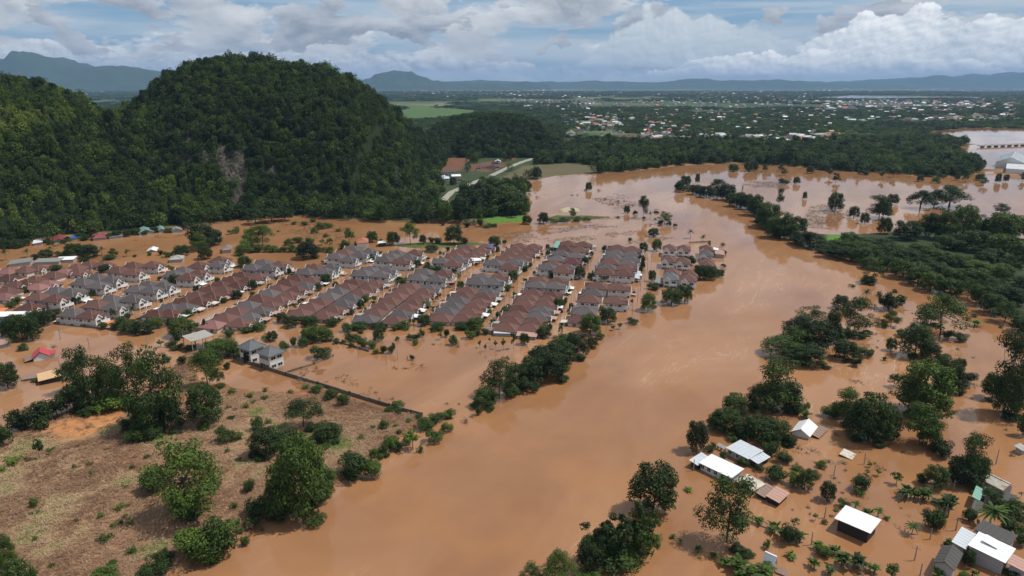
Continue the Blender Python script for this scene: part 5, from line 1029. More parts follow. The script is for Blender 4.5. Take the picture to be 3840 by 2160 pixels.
zone('in the right floods', 'MR', [(1555, 885, 750, 190, 'M', .30), (1640, 850, 780, 90, 'M', .25), (1570, 1015, 890, 120, 'T', .36), (1500, 1015, 950, 90, 'S', .45), (1640, 975, 910, 90, 'D', .6), (1460, 985, 905, 100, 'D', .6), (1590, 1030, 1000, 60, 'D'), (1570, 1195, 1095, 90, 'B', .26), (1940, 1085, 770, 380, 'T', .42), (1870, 1000, 880, 200, 'T', .42), (2000, 1105, 1030, 100, 'S', .3), (1750, 1240, 990, 250, 'B', .24), (1650, 1090, 1030, 110, 'S', .25), (1870, 1260, 1140, 170, 'B', .32), (1960, 1290, 1200, 120, 'S', .35), (2090, 1345, 1250, 85, 'B', .25), (2150, 1440, 1340, 130, 'S', .28), (1430, 685, 510, 160, 'T', .36), (1400, 690, 630, 130, 'B', .34), (1280, 715, 685, 70, 'W', .5), (1380, 805, 730, 80, 'P', .36), (2220, 1015, 955, 100, 'N', .65), (2150, 970, 920, 60, 'W'), (2190, 940, 895, 70, 'W'), (2400, 1025, 990, 50, 'W'), (1520, 1270, 1235, 60, 'N', .6), (1570, 1230, 1205, 40, 'D'), (1470, 1175, 1155, 50, 'D'), (1480, 1125, 1115, 40, 'D'), (2190, 1250, 1230, 40, 'D'), (1345, 1440, 1420, 30, 'D'), (975, 1345, 1335, 30, 'D'), (1110, 1285, 1270, 30, 'D'), (2080, 1190, 1170, 60, 'D')])
zone('in the tree line across the river', 'MR', [(20, -40, -130, 90, 'B', .25), (-20, 0, -90, 90, 'B', .25), (100, 20, -60, 110, 'B', .24), (180, 40, -50, 130, 'B', .22), (260, 30, -100, 150, 'T', .28), (330, 60, -70, 150, 'B', .28), (410, 110, -5, 150, 'B', .25), (475, 130, 10, 120, 'B', .24), (540, 175, 10, 150, 'B', .30), (600, 190, 80, 110, 'B', .3), (645, 270, 75, 210, 'B', .40), (700, 345, 175, 190, 'B', .36), (770, 355, 150, 140, 'T', .42), (860, 310, 180, 180, 'B', .42), (960, 415, 295, 250, 'R', .26), (860, 390, 320, 140, 'R', .30), (740, 330, 250, 120, 'B', .3), (680, 290, 190, 120, 'B', .36), (1060, 460, 390, 110, 'B', .3), (1120, 480, 410, 100, 'S', .32), (110, -65, -145, 40, 'B', .42), (580, 250, 170, 90, 'B', .34)])
zone('on the flooded fields beyond the river', 'MR', [(1150, 145, -5, 130, 'B', .3), (1290, 195, 105, 95, 'B', .2), (1370, 240, 150, 80, 'B', .22), (1480, 205, 25, 210, 'T', .34), (1510, 190, 60, 130, 'B', .32), (1580, 95, 10, 100, 'B', .28), (1520, 315, 185, 120, 'B', .2), (730, 105, -30, 70, 'T', .3), (920, 55, -5, 40, 'B', .2), (1790, 125, -20, 220, 'R', .22), (2010, 115, -60, 290, 'R', .18), (1900, 90, -20, 160, 'R', .2), (2400, 160, 85, 120, 'T', .2), (450, -10, -100, 30, 'D'), (1240, 150, 120, 30, 'D')])
zone('in the wood on the right bank', 'MR', [(1690, 360, 210, 220, 'B', .22), (1830, 340, 165, 160, 'T', .36), (1900, 350, 150, 180, 'B', .34), (1970, 360, 125, 210, 'T', .40), (2110, 340, 85, 230, 'B', .40), (2200, 330, 160, 160, 'T', .32), (2310, 350, 190, 150, 'B', .26), (2400, 360, 140, 250, 'B', .42), (2510, 350, 170, 220, 'B', .40), (2200, 445, 285, 230, 'B', .38), (2060, 440, 340, 150, 'S', .4), (1980, 430, 320, 180, 'B', .34), (2400, 490, 310, 260, 'B', .30), (2330, 520, 420, 170, 'B', .3), (2460, 630, 470, 150, 'T', .30), (2540, 560, 380, 130, 'B', .28), (1860, 440, 360, 140, 'S', .4), (2270, 560, 440, 180, 'B', .3)])
# the belt of trees along the right bank
_f = [(1150, 500), (1240, 520), (1330, 540), (1430, 575), (1530, 600), (1640, 640), (1760, 690), (1880, 740), (2000, 770), (2130, 800), (2230, 850), (2340, 910), (2440, 980), (2540, 1060), (2640, 1130)]
_b = [(1240, 420), (1380, 440), (1500, 460), (1640, 480), (1780, 500), (1930, 530), (2080, 560), (2240, 610), (2400, 660), (2560, 720), (2680, 780)]
zone('in the dense belt along right bank', 'MR', [(x + U(-20, 20), y + U(-8, 8), y - U(105, 165) * (.75 + .4 * i / 14), U(160, 230), random.choice('BBBT'), U(.26, .44)) for i, (x, y) in enumerate(_f)] + [(x + U(-30, 30), y + U(-10, 10), y - U(80, 130), U(170, 240), random.choice('BBBT'), U(.32, .50)) for x, y in _b] +
     [((a[0] + b[0]) / 2 + U(-30, 30), (a[1] + b[1]) / 2 + U(-15, 15), (a[1] + b[1]) / 2 - U(100, 150), U(170, 240), random.choice('BBBT'), U(.30, .48)) for a, b in zip(_f[:12], _b[:11] + _b[10:11])])
zone('on the river bank below the estate', 'MM', [(1190, 1540, 1250, 280, 'T', .36), (1090, 1610, 1470, 200, 'B', .4), (1330, 1470, 1290, 220, 'B', .30), (1450, 1440, 1230, 230, 'B', .26), (1560, 1410, 1190, 280, 'B', .26), (1500, 1330, 1150, 240, 'R', .2), (1640, 1310, 1110, 270, 'B', .24), (1770, 1250, 1060, 200, 'B', .30), (1700, 1180, 1060, 160, 'B', .3), (1890, 1175, 1090, 100, 'B', .28), (1860, 1225, 1190, 75, 'D'), (1800, 1265, 1240, 70, 'D'), (1420, 1500, 1390, 180, 'S', .3), (1280, 1540, 1440, 160, 'S', .3)])
zone('at the estate corner by the river', 'MM', [(1880, 1065, 915, 190, 'B', .45), (2010, 985, 870, 150, 'B', .34), (1950, 1110, 1055, 75, 'S', .4), (2055, 1045, 1000, 60, 'Y'), (2100, 1035, 980, 60, 'Y'), (2195, 995, 940, 95, 'S', .34), (2315, 895, 758, 135, 'B', .44), (2490, 845, 718, 180, 'B', .44), (2590, 830, 690, 130, 'B', .46), (2355, 735, 680, 115, 'S', .36), (2190, 855, 800, 40, 'Y', .35), (2140, 875, 840, 55, 'S', .4), (1655, 1085, 1005, 55, 'Y'), (1530, 1095, 1010, 120, 'B', .42), (1545, 1030, 975, 110, 'S', .4), (1610, 1100, 1060, 90, 'D', .7)])
zone('by the riverside cluster', 'MM', [(2380, 445, 350, 85, 'B', .34), (2355, 335, 270, 95, 'B', .3), (2280, 455, 375, 75, 'B', .3), (2345, 675, 585, 70, 'B', .32), (2265, 550, 470, 60, 'B', .3), (2240, 520, 450, 60, 'P', .3), (2590, 545, 480, 60, 'B', .3), (2705, 660, 545, 130, 'B', .28), (2780, 660, 550, 120, 'B', .26), (2850, 640, 580, 90, 'B', .28), (2890, 470, 440, 40, 'B', .3), (2875, 420, 380, 40, 'T', .3), (2775, 410, 370, 30, 'T', .3), (2640, 550, 470, 80, 'S', .4), (2880, 570, 540, 50, 'R', .3)])
zone('palm standing in the river past the estate'.replace('palm ', ''), 'MR', [(60, 350, 275, 70, 'P', .2), (150, 375, 320, 60, 'P', .2)])
zone('in the flooded lot before the estate', 'MM', [(1045, 1175, 1110, 45, 'Y', .6), (1085, 1205, 1140, 35, 'Y', .5), (1120, 1140, 1095, 28, 'Y', .3), (1165, 1185, 1110, 45, 'Y', .55), (1225, 1195, 1090, 55, 'Y', .5), (1300, 1185, 1060, 65, 'Y', .4), (1380, 1150, 1060, 85, 'B', .3), (970, 1105, 1025, 95, 'S', .4), (1085, 1075, 1018, 75, 'S', .45), (1030, 1085, 1028, 65, 'S', .4), (845, 1155, 1070, 85, 'S', .4), (880, 1170, 1130, 65, 'D'), (750, 1115, 1055, 50, 'Y', .5), (795, 1095, 1018, 55, 'S', .45), (610, 1095, 1015, 45, 'S', .5), (570, 1115, 1045, 75, 'S', .5), (515, 1115, 1065, 60, 'S', .4), (560, 1155, 1110, 50, 'S', .7), (425, 1118, 1083, 42, 'S', .7), (690, 1058, 1010, 50, 'S'), (500, 1262, 1215, 25, 'D'), (535, 1268, 1215, 42, 'S', .3), (20, 1145, 1100, 40, 'S'), (380, 1215, 1120, 65, 'S', .42), (320, 1215, 1145, 65, 'S'), (265, 1220, 1172, 60, 'S', .6), (280, 1125, 1020, 95, 'B', .4), (230, 1180, 1110, 90, 'S', .5), (160, 1175, 1085, 90, 'S', .4), (110, 1125, 1065, 85, 'S', .5), (60, 1125, 1055, 85, 'S', .45), (75, 1175, 1125, 50, 'S', .7), (700, 1150, 1135, 60, 'D'), (1400, 1170, 1150, 30, 'D')])
zone('in the hedge along the estate front', 'MM', [(620, 1005, 920, 115, 'B', .28), (740, 1035, 975, 140, 'S', .34), (900, 1035, 972, 130, 'S', .34), (1010, 1030, 948, 150, 'B', .38), (950, 1035, 985, 110, 'S', .3), (40, 1050, 980, 110, 'S', .5), (320, 1055, 1000, 55, 'S', .5), (400, 1045, 998, 65, 'S', .45), (150, 1065, 1030, 55, 'S'), (140, 1035, 975, 160, 'S', .32), (280, 1030, 980, 130, 'S', .3), (460, 1025, 968, 150, 'S', .34), (1190, 1060, 1020, 80, 'D', .7)])
zone('in the gardens of the estate', 'MM', [(445, 705, 655, 85, 'S', .5), (490, 675, 635, 65, 'S', .4), (650, 595, 545, 90, 'S', .4), (720, 600, 550, 90, 'S', .4), (850, 610, 565, 60, 'S'), (890, 645, 608, 40, 'S', .7), (900, 725, 668, 65, 'B', .3), (1295, 675, 590, 95, 'B', .3), (1250, 745, 690, 75, 'S', .5), (1640, 875, 798, 95, 'B', .3), (1840, 545, 488, 65, 'B', .32), (1800, 655, 555, 95, 'B', .36), (1610, 645, 588, 110, 'S', .3), (1700, 640, 580, 100, 'S', .34), (1610, 955, 918, 55, 'S'), (1700, 805, 755, 55, 'Y', .3), (1310, 795, 745, 45, 'S', .6), (1240, 905, 858, 85, 'S', .45), (180, 830, 765, 75, 'S', .55), (580, 565, 508, 65, 'B', .36), (1380, 595, 548, 95, 'S', .36), (1985, 665, 612, 130, 'S', .3), (1990, 450, 400, 55, 'B', .28), (1895, 650, 605, 60, 'S', .34), (640, 870, 820, 100, 'S', .45), (700, 890, 855, 60, 'S', .55), (240, 850, 820, 60, 'S', .5), (1110, 900, 855, 50, 'S', .3), (1150, 760, 720, 50, 'S'), (680, 450, 395, 110, 'B', .26), (805, 445, 405, 40, 'S', .3), (750, 470, 440, 40, 'S', .7), (230, 520, 480, 70, 'S', .4), (75, 545, 490, 60, 'B', .3), (600, 490, 450, 60, 'B', .26), (280, 465, 430, 70, 'S'), (1455, 620, 590, 30, 'S', .3), (1390, 690, 640, 50, 'S', .4), (1890, 480, 440, 40, 'S'), (1570, 460, 430, 35, 'S', .25), (1790, 800, 770, 30, 'C'), (2180, 370, 340, 40, 'S', .3), (300, 380, 350, 40, 'S')])
zone('behind the estate', 'MM', [(520, 390, 225, 145, 'T', .52), (390, 400, 292, 112, 'B', .26), (232, 378, 290, 95, 'B', .4), (615, 390, 318, 62, 'B', .22), (680, 385, 330, 62, 'S', .25), (730, 390, 338, 75, 'S', .25), (850, 388, 245, 160, 'B', .26), (930, 388, 338, 70, 'S', .26), (1155, 408, 328, 105, 'B', .24), (1230, 392, 352, 40, 'S', .25), (60, 395, 275, 110, 'Y', .6), (30, 430, 350, 90, 'S', .55), (140, 400, 345, 80, 'S', .45), (75, 330, 290, 70, 'S', .6)])
zone('on the grassy bank past the hill', 'MM', [(950, 265, 222, 65, 'S', .3), (1050, 262, 188, 50, 'S', .28), (1100, 268, 228, 80, 'S', .3), (1400, 242, 172, 85, 'B', .26), (1300, 192, 108, 60, 'B', .24), (1150, 262, 235, 70, 'S', .3), (880, 262, 240, 50, 'S'), (765, 255, 225, 40, 'S')])
zone('in the dark grove beside the road', 'MM', [(1230, 155, -60, 360, 'R', .2), (1110, 155, -70, 300, 'R', .16), (980, 180, -30, 260, 'R', .18), (910, 195, 25, 190, 'B', .3), (985, 195, 95, 90, 'T', .42), (1340, 130, 0, 160, 'R', .2), (1150, 165, 90, 110, 'B', .24), (1230, 150, 95, 90, 'B', .24), (1040, 90, -80, 220, 'R', .2), (1200, 60, -120, 260, 'B', .34), (1110, 10, -130, 200, 'B', .4), (1320, -30, -110, 100, 'B', .28)])
zone('on the islets of the upper flood', 'MM', [(1525, 238, 148, 95, 'B', .26), (1745, 195, 118, 62, 'T', .34), (2280, 200, 22, 95, 'T', .24), (2440, 240, 145, 120, 'T', .46), (2330, 205, 140, 50, 'P', .26), (2370, 245, 188, 50, 'P', .24), (2420, 255, 198, 50, 'P', .24), (2470, 255, 208, 50, 'S', .24), (2520, 262, 228, 40, 'S', .26), (2155, 162, 98, 55, 'B', .24), (2220, 168, 135, 45, 'S', .24), (1600, 230, 190, 90, 'S', .5), (1680, 225, 185, 90, 'S', .45), (1780, 222, 180, 90, 'S', .45), (1850, 215, 185, 70, 'S', .45), (1410, 15, -90, 70, 'T', .22), (1480, 45, 18, 50, 'D', .2), (1740, 25, 5, 40, 'D', .2), (1780, 25, 5, 30, 'D', .2), (1866, -10, -78, 58, 'B', .2), (2045, 95, 75, 40, 'D', .15), (2090, 75, 45, 50, 'D', .15), (2135, 70, 45, 40, 'D', .15), (1990, 55, 30, 60, 'D', .15), (2200, 105, 85, 40, 'D', .15), (2090, 195, 180, 30, 'S', .25), (1940, -8, -35, 60, 'D', .2)])
zone('at the foot of the hill', 'ML', [(45, 515, 418, 85, 'P', .36), (210, 492, 422, 75, 'P', .34), (390, 480, 402, 65, 'P', .34), (350, 505, 428, 110, 'B', .34), (262, 508, 458, 70, 'S', .3), (560, 485, 385, 160, 'B', .32), (620, 470, 395, 120, 'B', .3), (680, 495, 395, 130, 'B', .26), (725, 485, 405, 75, 'T', .3), (770, 480, 408, 65, 'P', .3), (860, 492, 422, 75, 'T', .3), (960, 485, 422, 60, 'Y', .68), (460, 485, 438, 95, 'S', .34), (820, 510, 465, 110, 'S', .4), (1370, 480, 398, 130, 'B', .26), (1270, 490, 438, 80, 'S', .3), (1550, 505, 405, 120, 'B', .26), (1530, 420, 222, 210, 'B', .30), (1620, 400, 280, 140, 'B', .24), (1500, 445, 300, 120, 'T', .52), (350, 375, 300, 100, 'P', .3), (440, 405, 358, 65, 'P', .3), (100, 415, 358, 190, 'B', .22), (30, 410, 350, 90, 'B', .22), (960, 335, 285, 65, 'B', .26), (640, 365, 325, 90, 'S', .26), (540, 395, 355, 60, 'P', .3), (1130, 480, 450, 40, 'S'), (1020, 490, 470, 40, 'S'), (1215, 475, 430, 50, 'S', .4), (1780, 310, 250, 70, 'S', .5), (1730, 320, 285, 80, 'Y', .5), (1930, 240, 120, 150, 'R', .2), (2050, 225, 115, 190, 'R', .2), (2150, 215, 110, 150, 'R', .18)])
zone('in the bright paddock hedgerow', 'ML', [(1890, 330, 240, 90, 'S', .72), (1875, 380, 290, 100, 'S', .72), (1860, 420, 330, 100, 'S', .72), (1840, 450, 370, 100, 'S', .7), (1820, 475, 400, 110, 'S', .62), (1985, 410, 242, 195, 'T', .50), (1900, 455, 400, 100, 'S', .5)] + [(1960 + i * 58 + U(-10, 10), 452 + U(-4, 4), 400 + U(-12, 8), U(75, 95), 'S', U(.45, .66)) for i in range(10)] + [(2320, 500, 365, 180, 'B', .18)])
zone('on the muddy paddock under the hill', 'ML', [(2250, 385, 325, 90, 'S', .6), (2180, 400, 345, 80, 'S', .6), (2340, 380, 330, 80, 'S', .55), (2370, 310, 262, 70, 'S', .45), (2420, 280, 220, 90, 'S', .5), (2480, 270, 218, 80, 'S', .45), (2300, 250, 218, 60, 'S', .5), (2430, 400, 350, 80, 'Y', .5), (2490, 420, 345, 90, 'Y', .5), (2220, 245, 215, 50, 'S', .5), (2360, 225, 195, 60, 'S', .45), (2550, 300, 260, 60, 'W'), (2100, 300, 280, 40, 'W'), (2460, 340, 310, 50, 'S', .6)])
zone('in the flooded lots at left', 'ML', [(80, 1095, 940, 150, 'B', .30), (170, 1115, 915, 180, 'B', .32), (250, 1115, 935, 150, 'B', .30), (120, 1040, 920, 150, 'B', .36), (330, 1005, 885, 150, 'B', .34), (260, 1000, 890, 130, 'B', .4), (425, 965, 880, 100, 'B', .36), (80, 1165, 1108, 65, 'Y', .7), (172, 1195, 1138, 85, 'S', .55), (405, 1172, 1138, 75, 'D', .6), (60, 1475, 1280, 190, 'B', .28), (1380, 1300, 1218, 85, 'S', .42), (1215, 1172, 1108, 80, 'Y', .45), (1260, 1285, 1228, 85, 'S', .4), (1720, 1335, 1278, 65, 'S', .4), (1470, 1420, 1380, 60, 'P', .35), (2420, 1250, 1148, 175, 'S', .22), (2540, 1145, 1095, 55, 'S', .25), (1875, 1290, 1198, 75, 'B', .22), (280, 1430, 1400, 80, 'S', .4), (2390, 1335, 1280, 40, 'D', .4)])
zone('around the grey pavilion and villas', 'ML', [(1560, 1280, 1175, 160, 'B', .45), (1690, 1230, 1105, 240, 'B', .56), (1600, 1160, 1105, 140, 'S', .56), (1765, 1245, 1140, 110, 'B', .56), (1300, 1165, 1110, 95, 'S', .28), (1340, 1185, 1138, 110, 'S', .32), (1430, 1200, 1148, 110, 'S', .3), (1340, 1122, 1035, 65, 'C', .22), (1545, 1045, 958, 36, 'C', .2), (1567, 1045, 988, 32, 'C', .2), (1640, 1300, 1190, 130, 'S', .4), (1810, 1250, 1200, 90, 'S', .4)])
zone('in the hedge before the brown roofs', 'ML', [(780, 1035, 968, 80, 'S', .6), (860, 1035, 985, 80, 'S', .55), (920, 1035, 938, 100, 'B', .40), (985, 1062, 958, 150, 'B', .34), (1090, 1065, 965, 170, 'B', .30), (1185, 1020, 948, 130, 'B', .5), (1370, 1085, 945, 210, 'B', .4), (1455, 1045, 975, 110, 'S', .45), (965, 955, 908, 55, 'S', .4), (1000, 930, 855, 85, 'P', .22), (860, 965, 878, 62, 'Y', .45), (1280, 1010, 940, 90, 'S', .32), (1420, 940, 880, 90, 'S', .3), (1730, 1085, 1028, 120, 'S', .42), (1960, 1045, 970, 110, 'S', .36), (1860, 1060, 1010, 100, 'S', .42), (2130, 985, 908, 100, 'B', .28), (2200, 1020, 935, 120, 'B', .36), (2350, 1010, 935, 130, 'B', .4), (2290, 990, 930, 100, 'S', .4), (2060, 1125, 1045, 85, 'B', .36), (2140, 1195, 1115, 95, 'S', .6), (2220, 1165, 1075, 65, 'S', .4), (2290, 1165, 1095, 95, 'B', .42), (2400, 1125, 1005, 180, 'B', .52), (2330, 1095, 1020, 130, 'B', .5), (2480, 1120, 1040, 100, 'B', .48), (2010, 1110, 1060, 80, 'S', .5), (1910, 1120, 1085, 80, 'D', .7), (2510, 1010, 950, 110, 'B', .3)])
zone('in the gardens of the left end', 'ML', [(790, 605, 545, 105, 'B', .42), (420, 592, 540, 110, 'S', .4), (90, 665, 608, 85, 'S', .36), (240, 745, 705, 110, 'S', .5), (580, 845, 778, 75, 'B', .38), (410, 875, 798, 85, 'B', .38), (130, 845, 778, 85, 'S', .5), (80, 875, 818, 85, 'S', .48), (1325, 695, 618, 105, 'B', .38), (1280, 588, 545, 65, 'S', .5), (1210, 665, 625, 55, 'S', .5), (1790, 805, 738, 95, 'B', .3), (1910, 735, 658, 75, 'B', .28), (1690, 835, 785, 65, 'S', .3), (2040, 715, 682, 55, 'S', .4), (2215, 635, 598, 50, 'S', .7), (1845, 565, 478, 115, 'B', .4), (1980, 965, 915, 65, 'B', .45), (2460, 695, 615, 95, 'B', .38), (2150, 605, 545, 100, 'S', .42), (640, 520, 480, 90, 'S', .34), (690, 660, 610, 60, 'S', .34), (700, 780, 735, 70, 'S', .36), (1420, 700, 660, 70, 'S', .5), (190, 760, 715, 60, 'B', .2), (2280, 790, 745, 60, 'S', .4), (1905, 775, 745, 50, 'S', .4), (1220, 1010 - 180, 805, 30, 'S', .3), (360, 700, 660, 40, 'P', .3), (540, 640, 600, 70, 'S', .36)])

# front gardens along the estate streets
for (row, side), L in HOUSES.items():
    for y_, q, h in L:
        for rep in range(2):
            if U(0, 1) < (.50 if rep == 0 else .22):
                sg = 1 if side == 'right' else -1; d = U(6.8, 8.6) * sg; e_ = U(-3.8, 3.8); gx_, gy_ = h.location.x + CDIR[0] * d + SDIR[0] * e_, h.location.y + CDIR[1] * d + SDIR[1] * e_; kd = random.choice('SSSSYBW'); w_ = {'S': U(1.6, 3.4), 'Y': U(2, 3), 'B': U(2.6, 4), 'W': U(1.2, 2)}[kd]
                PL.append((f'in yards {side} of {row.replace("the ", "")}', kd, pix(gx_, gy_, 0)[0], w_, w_ * {'S': .8, 'Y': 1.1, 'B': 1.1, 'W': .6}[kd], (gx_, gy_, 0), U(.24, .58)))
# low growth along the near river bank and more trees in the line across the river
for k in range(1, 13):
    a_, b_ = np.array(L_FIELD[k - 1]), np.array(L_FIELD[k])
    for m_ in range(4):
        p_ = a_ + (b_ - a_) * U(0, 1) + np.array((U(-4.5, .5), U(-1, 3))); w_ = U(1.8, 4.5); PL.append(('low on the river bank', random.choice('SSWD'), pix(*p_, 0)[0], w_, w_ * U(.5, .8), (*p_, max(0, ground_at(*p_))), U(.36, .66)))
zone('in the tree line across the river', 'MR', [(x + U(-15, 15), y + U(-6, 6), y - U(60, 110) * (.6 + x / 1400), U(90, 140) * (.7 + x / 1600), random.choice('BBS'), U(.24, .46)) for x, y in ((-40, -30), (60, -5), (140, 25), (220, 35), (295, 45), (370, 80), (440, 118), (510, 150), (570, 185), (615, 225), (650, 280), (690, 310), (730, 345), (800, 355), (900, 400), (1010, 430))])
zone('among the roofs at the hill foot', 'ML', [(x + U(-12, 12), b + U(-4, 6), b - U(30, 60), U(50, 95), random.choice('SSBB'), U(.2, .4)) for x, b in ((210, 400), (345, 385), (380, 395), (515, 370), (600, 352), (660, 358), (825, 345), (890, 340), (990, 318), (1040, 322), (1175, 300), (1265, 300), (1390, 285), (1440, 270), (130, 420), (480, 385), (730, 362), (1100, 318))])
# undergrowth round the feet of the larger bank trees
for r in list(PL):
    if r[1] in 'TB' and r[3] > 7 and any(k in r[0] for k in ('near river bank', 'drowned grove', 'hamlet', 'islet', 'hedgerow', 'riverside houses', 'right floods', 'bank below')):
        for m_ in range(random.choice((1, 1, 2))):
            a_ = U(3.3, 6.1); d_ = r[3] * U(.25, .5); w_ = r[3] * U(.25, .45); p_ = (r[5][0] + math.cos(a_) * d_, r[5][1] + math.sin(a_) * d_); g_ = max(0, ground_at(*p_)); PL.append((r[0], 'S', pix(*p_, g_)[0], w_, w_ * U(.45, .75), (*p_, g_), U(.3, .55)))
# weeds dotted over the dry field
n_ = 0
while n_ < 75:
    p_ = (U(-150, -5), U(118, 232))
    if sdist(np.array([p_[0]]), np.array([p_[1]]), L_FIELD)[0] > 3 and abs(p_[0]) < p_[1] * .8 and (vnoise(p_[0], p_[1], 18, 141) > .5): n_ += 1; w_ = U(.9, 3.2); PL.append(('scattered over the dry field', random.choice('WWWS'), pix(*p_, 0)[0], w_, w_ * U(.3, .6), (*p_, max(0, ground_at(*p_))), U(.45, .75)))
zone('at the flooded edge of the far wood', 'TR', [(x + U(-25, 25), b + U(-8, 8), b - U(45, 85), U(45, 95), random.choice('BBTSY'), U(.24, .5)) for x, b in ((360, 1285), (400, 1292), (480, 1290), (560, 1292), (640, 1290), (720, 1295), (790, 1320), (870, 1385), (770, 1392), (960, 1310), (1080, 1345), (1170, 1370), (1300, 1335), (1400, 1320), (1490, 1360), (1600, 1330), (1720, 1340), (1800, 1362), (1920, 1385), (1930, 1345), (2050, 1355), (2140, 1370), (2230, 1360), (2290, 1395), (2390, 1380), (2460, 1375), (2540, 1370), (1260, 1300), (1040, 1300), (1840, 1330))])
def mk(zone_, kind, px, w, h, loc, t):
    nm, ds, cat = KN[kind]; v = random.choice(PROTO[kind]); rz = U(0, 6.28)
    # single-mesh plants
    e = bpy.data.objects.new(nm, None); COL.objects.link(e); e.location = loc; e.rotation_euler = (0, 0, rz); e.scale = (w, w, h)
    c = obj('crown' if kind in 'TBRYCSWMD' else 'leaves', v[0], e); c['tint'] = max(0.0, min(1.0, t)); obj('trunk' if kind in 'TBRYCP' else 'stems', v[1], e)
    return e, ds, cat
_s = sorted([r for r in PL if r[1] == 'S'], key=lambda r: -(r[3] * r[4]) / (r[5][0] ** 2 + r[5][1] ** 2)); _rest = _s[285:]; _ids = {id(r) for r in _rest}; PL = [r for r in PL if id(r) not in _ids]
scatter('undergrowth', [r[5] for r in _rest], [(r[3], r[3], r[4]) for r in _rest], [(0, 0, U(0, 6.28)) for r in _rest], [i % 5 for i in range(len(_rest))], [max(0., min(1., r[6])) for r in _rest], [c for c, _ in PROTO['S']], 'small bushes and undergrowth of gardens, banks and field')
LB = {}
for r in PL:
    e, ds, cat = mk(*r); t = r[6]; adj = ('bright green ' if t > .58 else 'dark green ' if t < .27 else '') if r[1] not in 'D' else ''
    e['category'] = cat; LB.setdefault((adj + ds, r[0]), []).append((r[2], e))
for (ds, z_), L in LB.items():
    L.sort(key=lambda q: q[0])
    for i, (px, e) in enumerate(L):
        e['label'] = f'{ds} {z_}' + (f', {ordw(i)} from left' if len(L) > 1 else '')
        if len(L) > 1: e['group'] = f'{ds}s {z_}'
print('plants', len(PL))

# ------------------------------------------------------------------ ground cover, marsh mats, flotsam: stuff
def tuft(n, lean, L, w, m):
    P, Q, Lf = [], [], []
    for i in range(n):
        a = U(0, 6.28); o = np.array((U(-.5, .5), U(-.5, .5), 0)); d = np.array((math.cos(a), math.sin(a), 0)); s = np.array((-d[1], d[0], 0)) * w; l = L * U(.5, 1.2); e = lean * U(.6, 1.3)
        b = len(P); P += [o - s, o + s, o + d * l * e * .6 + (0, 0, l * .35) + s * .7, o + d * l * e * .6 + (0, 0, l * .35) - s * .7, o + d * l * e * 1.4 + (0, 0, l * .38)]; Q += [(b, b + 1, b + 2, b + 3), (b + 3, b + 2, b + 4)]; v = U(.1, .75); Lf += [v, v]
    me = bpy.data.meshes.new('tuft'); me.from_pydata([tuple(p) for p in P], [], Q); me.materials.append(m); at = me.attributes.new('leaf', 'FLOAT', 'FACE'); at.data.foreach_set('value', Lf); return me
TUFT = [tuft(16, .9, .75, .045, STRAW) for _ in range(4)] + [tuft(16, .5, .8, .05, STRAW) for _ in range(2)]
def cover_mass(name, poly, sp, keepf, sz, tintf, label, zoff=0.0, protos=None):
    xs = [p[0] for p in poly]; ys = [p[1] for p in poly]; gx, gy = np.meshgrid(np.arange(max(min(xs), -260), min(max(xs), 330), sp), np.arange(max(min(ys), 95), max(ys), sp)); x = gx.ravel() + RNG.uniform(-.6, .6, gx.size) * sp; y = gy.ravel() + RNG.uniform(-.6, .6, gx.size) * sp
    k = (sdist(x, y, poly) > -1) & (np.abs(x) < y * .82 + 10); x, y = x[k], y[k]; k = keepf(x, y); x, y = x[k], y[k]; z = np.maximum(ground_h(x, y), -.02) + zoff; n = len(x); s = sz * RNG.uniform(.6, 1.35, n)
    rot = np.stack([RNG.normal(size=n) * .1, RNG.normal(size=n) * .1, RNG.uniform(0, 6.28, n)], 1)
    scatter(name, np.stack([x, y, z], 1), np.stack([s, s, s * .8], 1), rot, RNG.integers(0, len(protos or TUFT), n), np.clip(tintf(x, y), 0, 1), protos or TUFT, label)
def dry_keep(x, y):
    g = ground_h(x, y); n = vnoise(x, y, 9, 101); m = np.zeros(len(x))
    for P in MUD: m = np.maximum(m, sstep(sdist(x, y, P) + (vnoise(x, y, 14, 22) - .5) * 22, -3, 4))
    return (g > .10) & (RNG.random(len(x)) < (1 - m * .93) * (.45 + n * .9)) & (g + n * .3 > .22)
cover_mass('dry_grass', L_FIELD, .85, dry_keep, 1.25, lambda x, y: .34 + (vnoise(x, y, 30, 103) - .5) * .9 + (vnoise(x, y, 6, 104) - .5) * .4 + sstep(vnoise(x, y, 10, 27), .60, .72) * .55, 'flattened straw-coloured grass of the dry field')
MARSH = [fv(p) for p in ([(1252, 604), (1262, 588), (1330, 580), (1420, 572), (1470, 566), (1478, 572), (1420, 584), (1350, 592), (1380, 600), (1300, 614), (1262, 614)], [(1380, 606), (1430, 597), (1500, 593), (1505, 600), (1470, 607), (1400, 614)], [(1478, 568), (1510, 564), (1530, 570), (1500, 577)], [(1530, 569), (1552, 566), (1556, 570), (1536, 574)], [(1524, 590), (1550, 583), (1560, 590), (1540, 597)], [(1560, 588), (1590, 580), (1602, 585), (1575, 593)], [(1590, 606), (1640, 600), (1690, 594), (1700, 598), (1640, 608), (1600, 612)], [(1480, 545), (1560, 544), (1600, 548), (1540, 552), (1480, 552)],
                         [(1872, 462), (1900, 456), (1940, 458), (1985, 463), (1960, 472), (1900, 472), (1880, 468)], [(2040, 520), (2090, 512), (2130, 540), (2110, 560), (2060, 565), (2030, 545)], [(1990, 548), (2040, 552), (2110, 566), (2100, 578), (2030, 572), (1990, 560)], [(2440, 494), (2500, 488), (2570, 500), (2570, 508), (2500, 500)], [(2290, 481), (2340, 474), (2390, 478), (2340, 486)])]
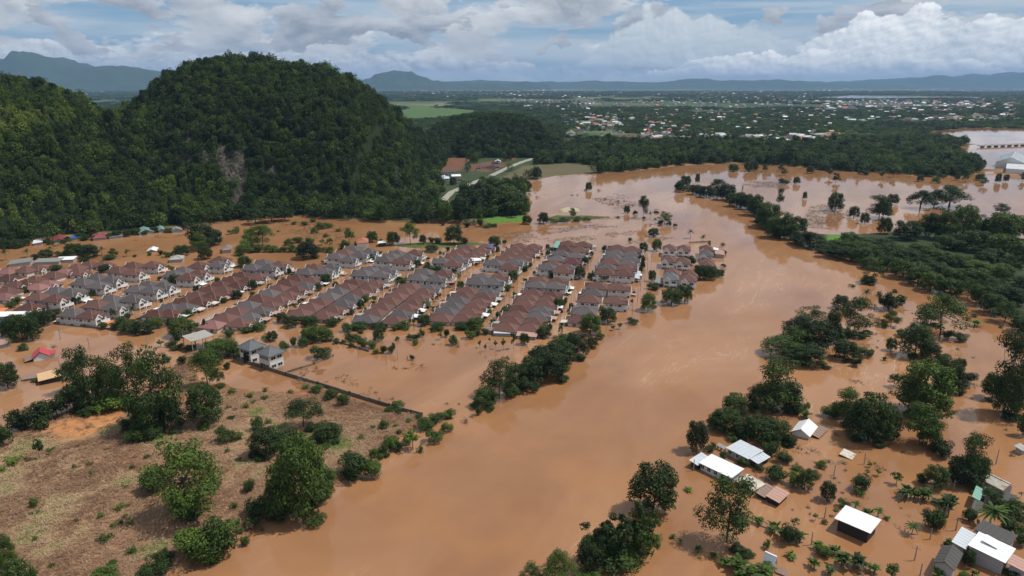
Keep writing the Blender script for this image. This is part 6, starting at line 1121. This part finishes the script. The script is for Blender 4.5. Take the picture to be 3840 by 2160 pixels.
MARSHT = [tuft(14, .4, 1.0, .05, DRY) for _ in range(3)]
for i, P in enumerate(MARSH):
    cover_mass('marsh_grass', P, 1.5, lambda x, y: vnoise(x, y, 8, 111) > .36, 1.5, lambda x, y: .42 + (vnoise(x, y, 12, 112) - .5) * .5, f'matted brown marsh grass just above the flood, patch {ordw(i)} from the estate' if i < 8 else f'drowned grass patch on the flooded fields, {ordw(i - 8)} of the group', -.25, MARSHT)
# flotsam: drowned stalks and rubbish drifting on the lots
FLOT = [fv(p) for p in ([(930, 930), (1060, 915), (1180, 940), (1150, 955), (1040, 930), (960, 945)], [(740, 925), (850, 930), (960, 990), (1000, 1010), (900, 990), (770, 950)], [(480, 900), (600, 905), (680, 935), (560, 930)], [(700, 560), (800, 556), (890, 575), (880, 610), (760, 600)], [(320, 605), (480, 582), (490, 588), (330, 612)], [(1490, 500), (1560, 485), (1610, 520), (1560, 530)], [(1880, 1110), (2200, 1080), (2420, 1240), (2300, 1330), (1900, 1250)], [(2060, 800), (2300, 780), (2480, 960), (2400, 1040), (2100, 960)])]
for i, P in enumerate(FLOT):
    cover_mass('flotsam', P, 1.8, lambda x, y: vnoise(x, y, 7, 121 + i) > (.54 if i < 6 else .68), 1.3, lambda x, y: .28 + RNG.normal(size=len(x)) * .2, ['drowned stalks trailing across the flooded lot', 'brown drift along the boundary wall', 'drift on the muddy corner plot', 'stalks on the paddock under the hill', 'line of debris on the flooded road', 'drift in the upper flood', 'scraps drifting among the hamlet roofs', 'scraps drifting through the drowned grove'][i], -.12, MARSHT)
# clods of washed-up bush on the heap of sand

# ================================================================== the air: one even, pale haze round everything but the sky
hz = MB(); hz.box(-33000, 33000, -4000, 33000, -4, 720)
HZ = bpy.data.materials.new('haze'); HZ.use_nodes = True; ht = HZ.node_tree; ht.nodes.clear()
pv = ht.nodes.new('ShaderNodeVolumePrincipled'); pv.inputs['Color'].default_value = (.35, .58, .93, 1); pv.inputs['Density'].default_value = 4.0e-5; pv.inputs['Anisotropy'].default_value = 0.0
ho = ht.nodes.new('ShaderNodeOutputMaterial'); ht.links.new(pv.outputs[0], ho.inputs['Volume'])
tag(obj('haze', hz.mesh('haze', [HZ])), 'thin bluish haze over the plain', kind='stuff')
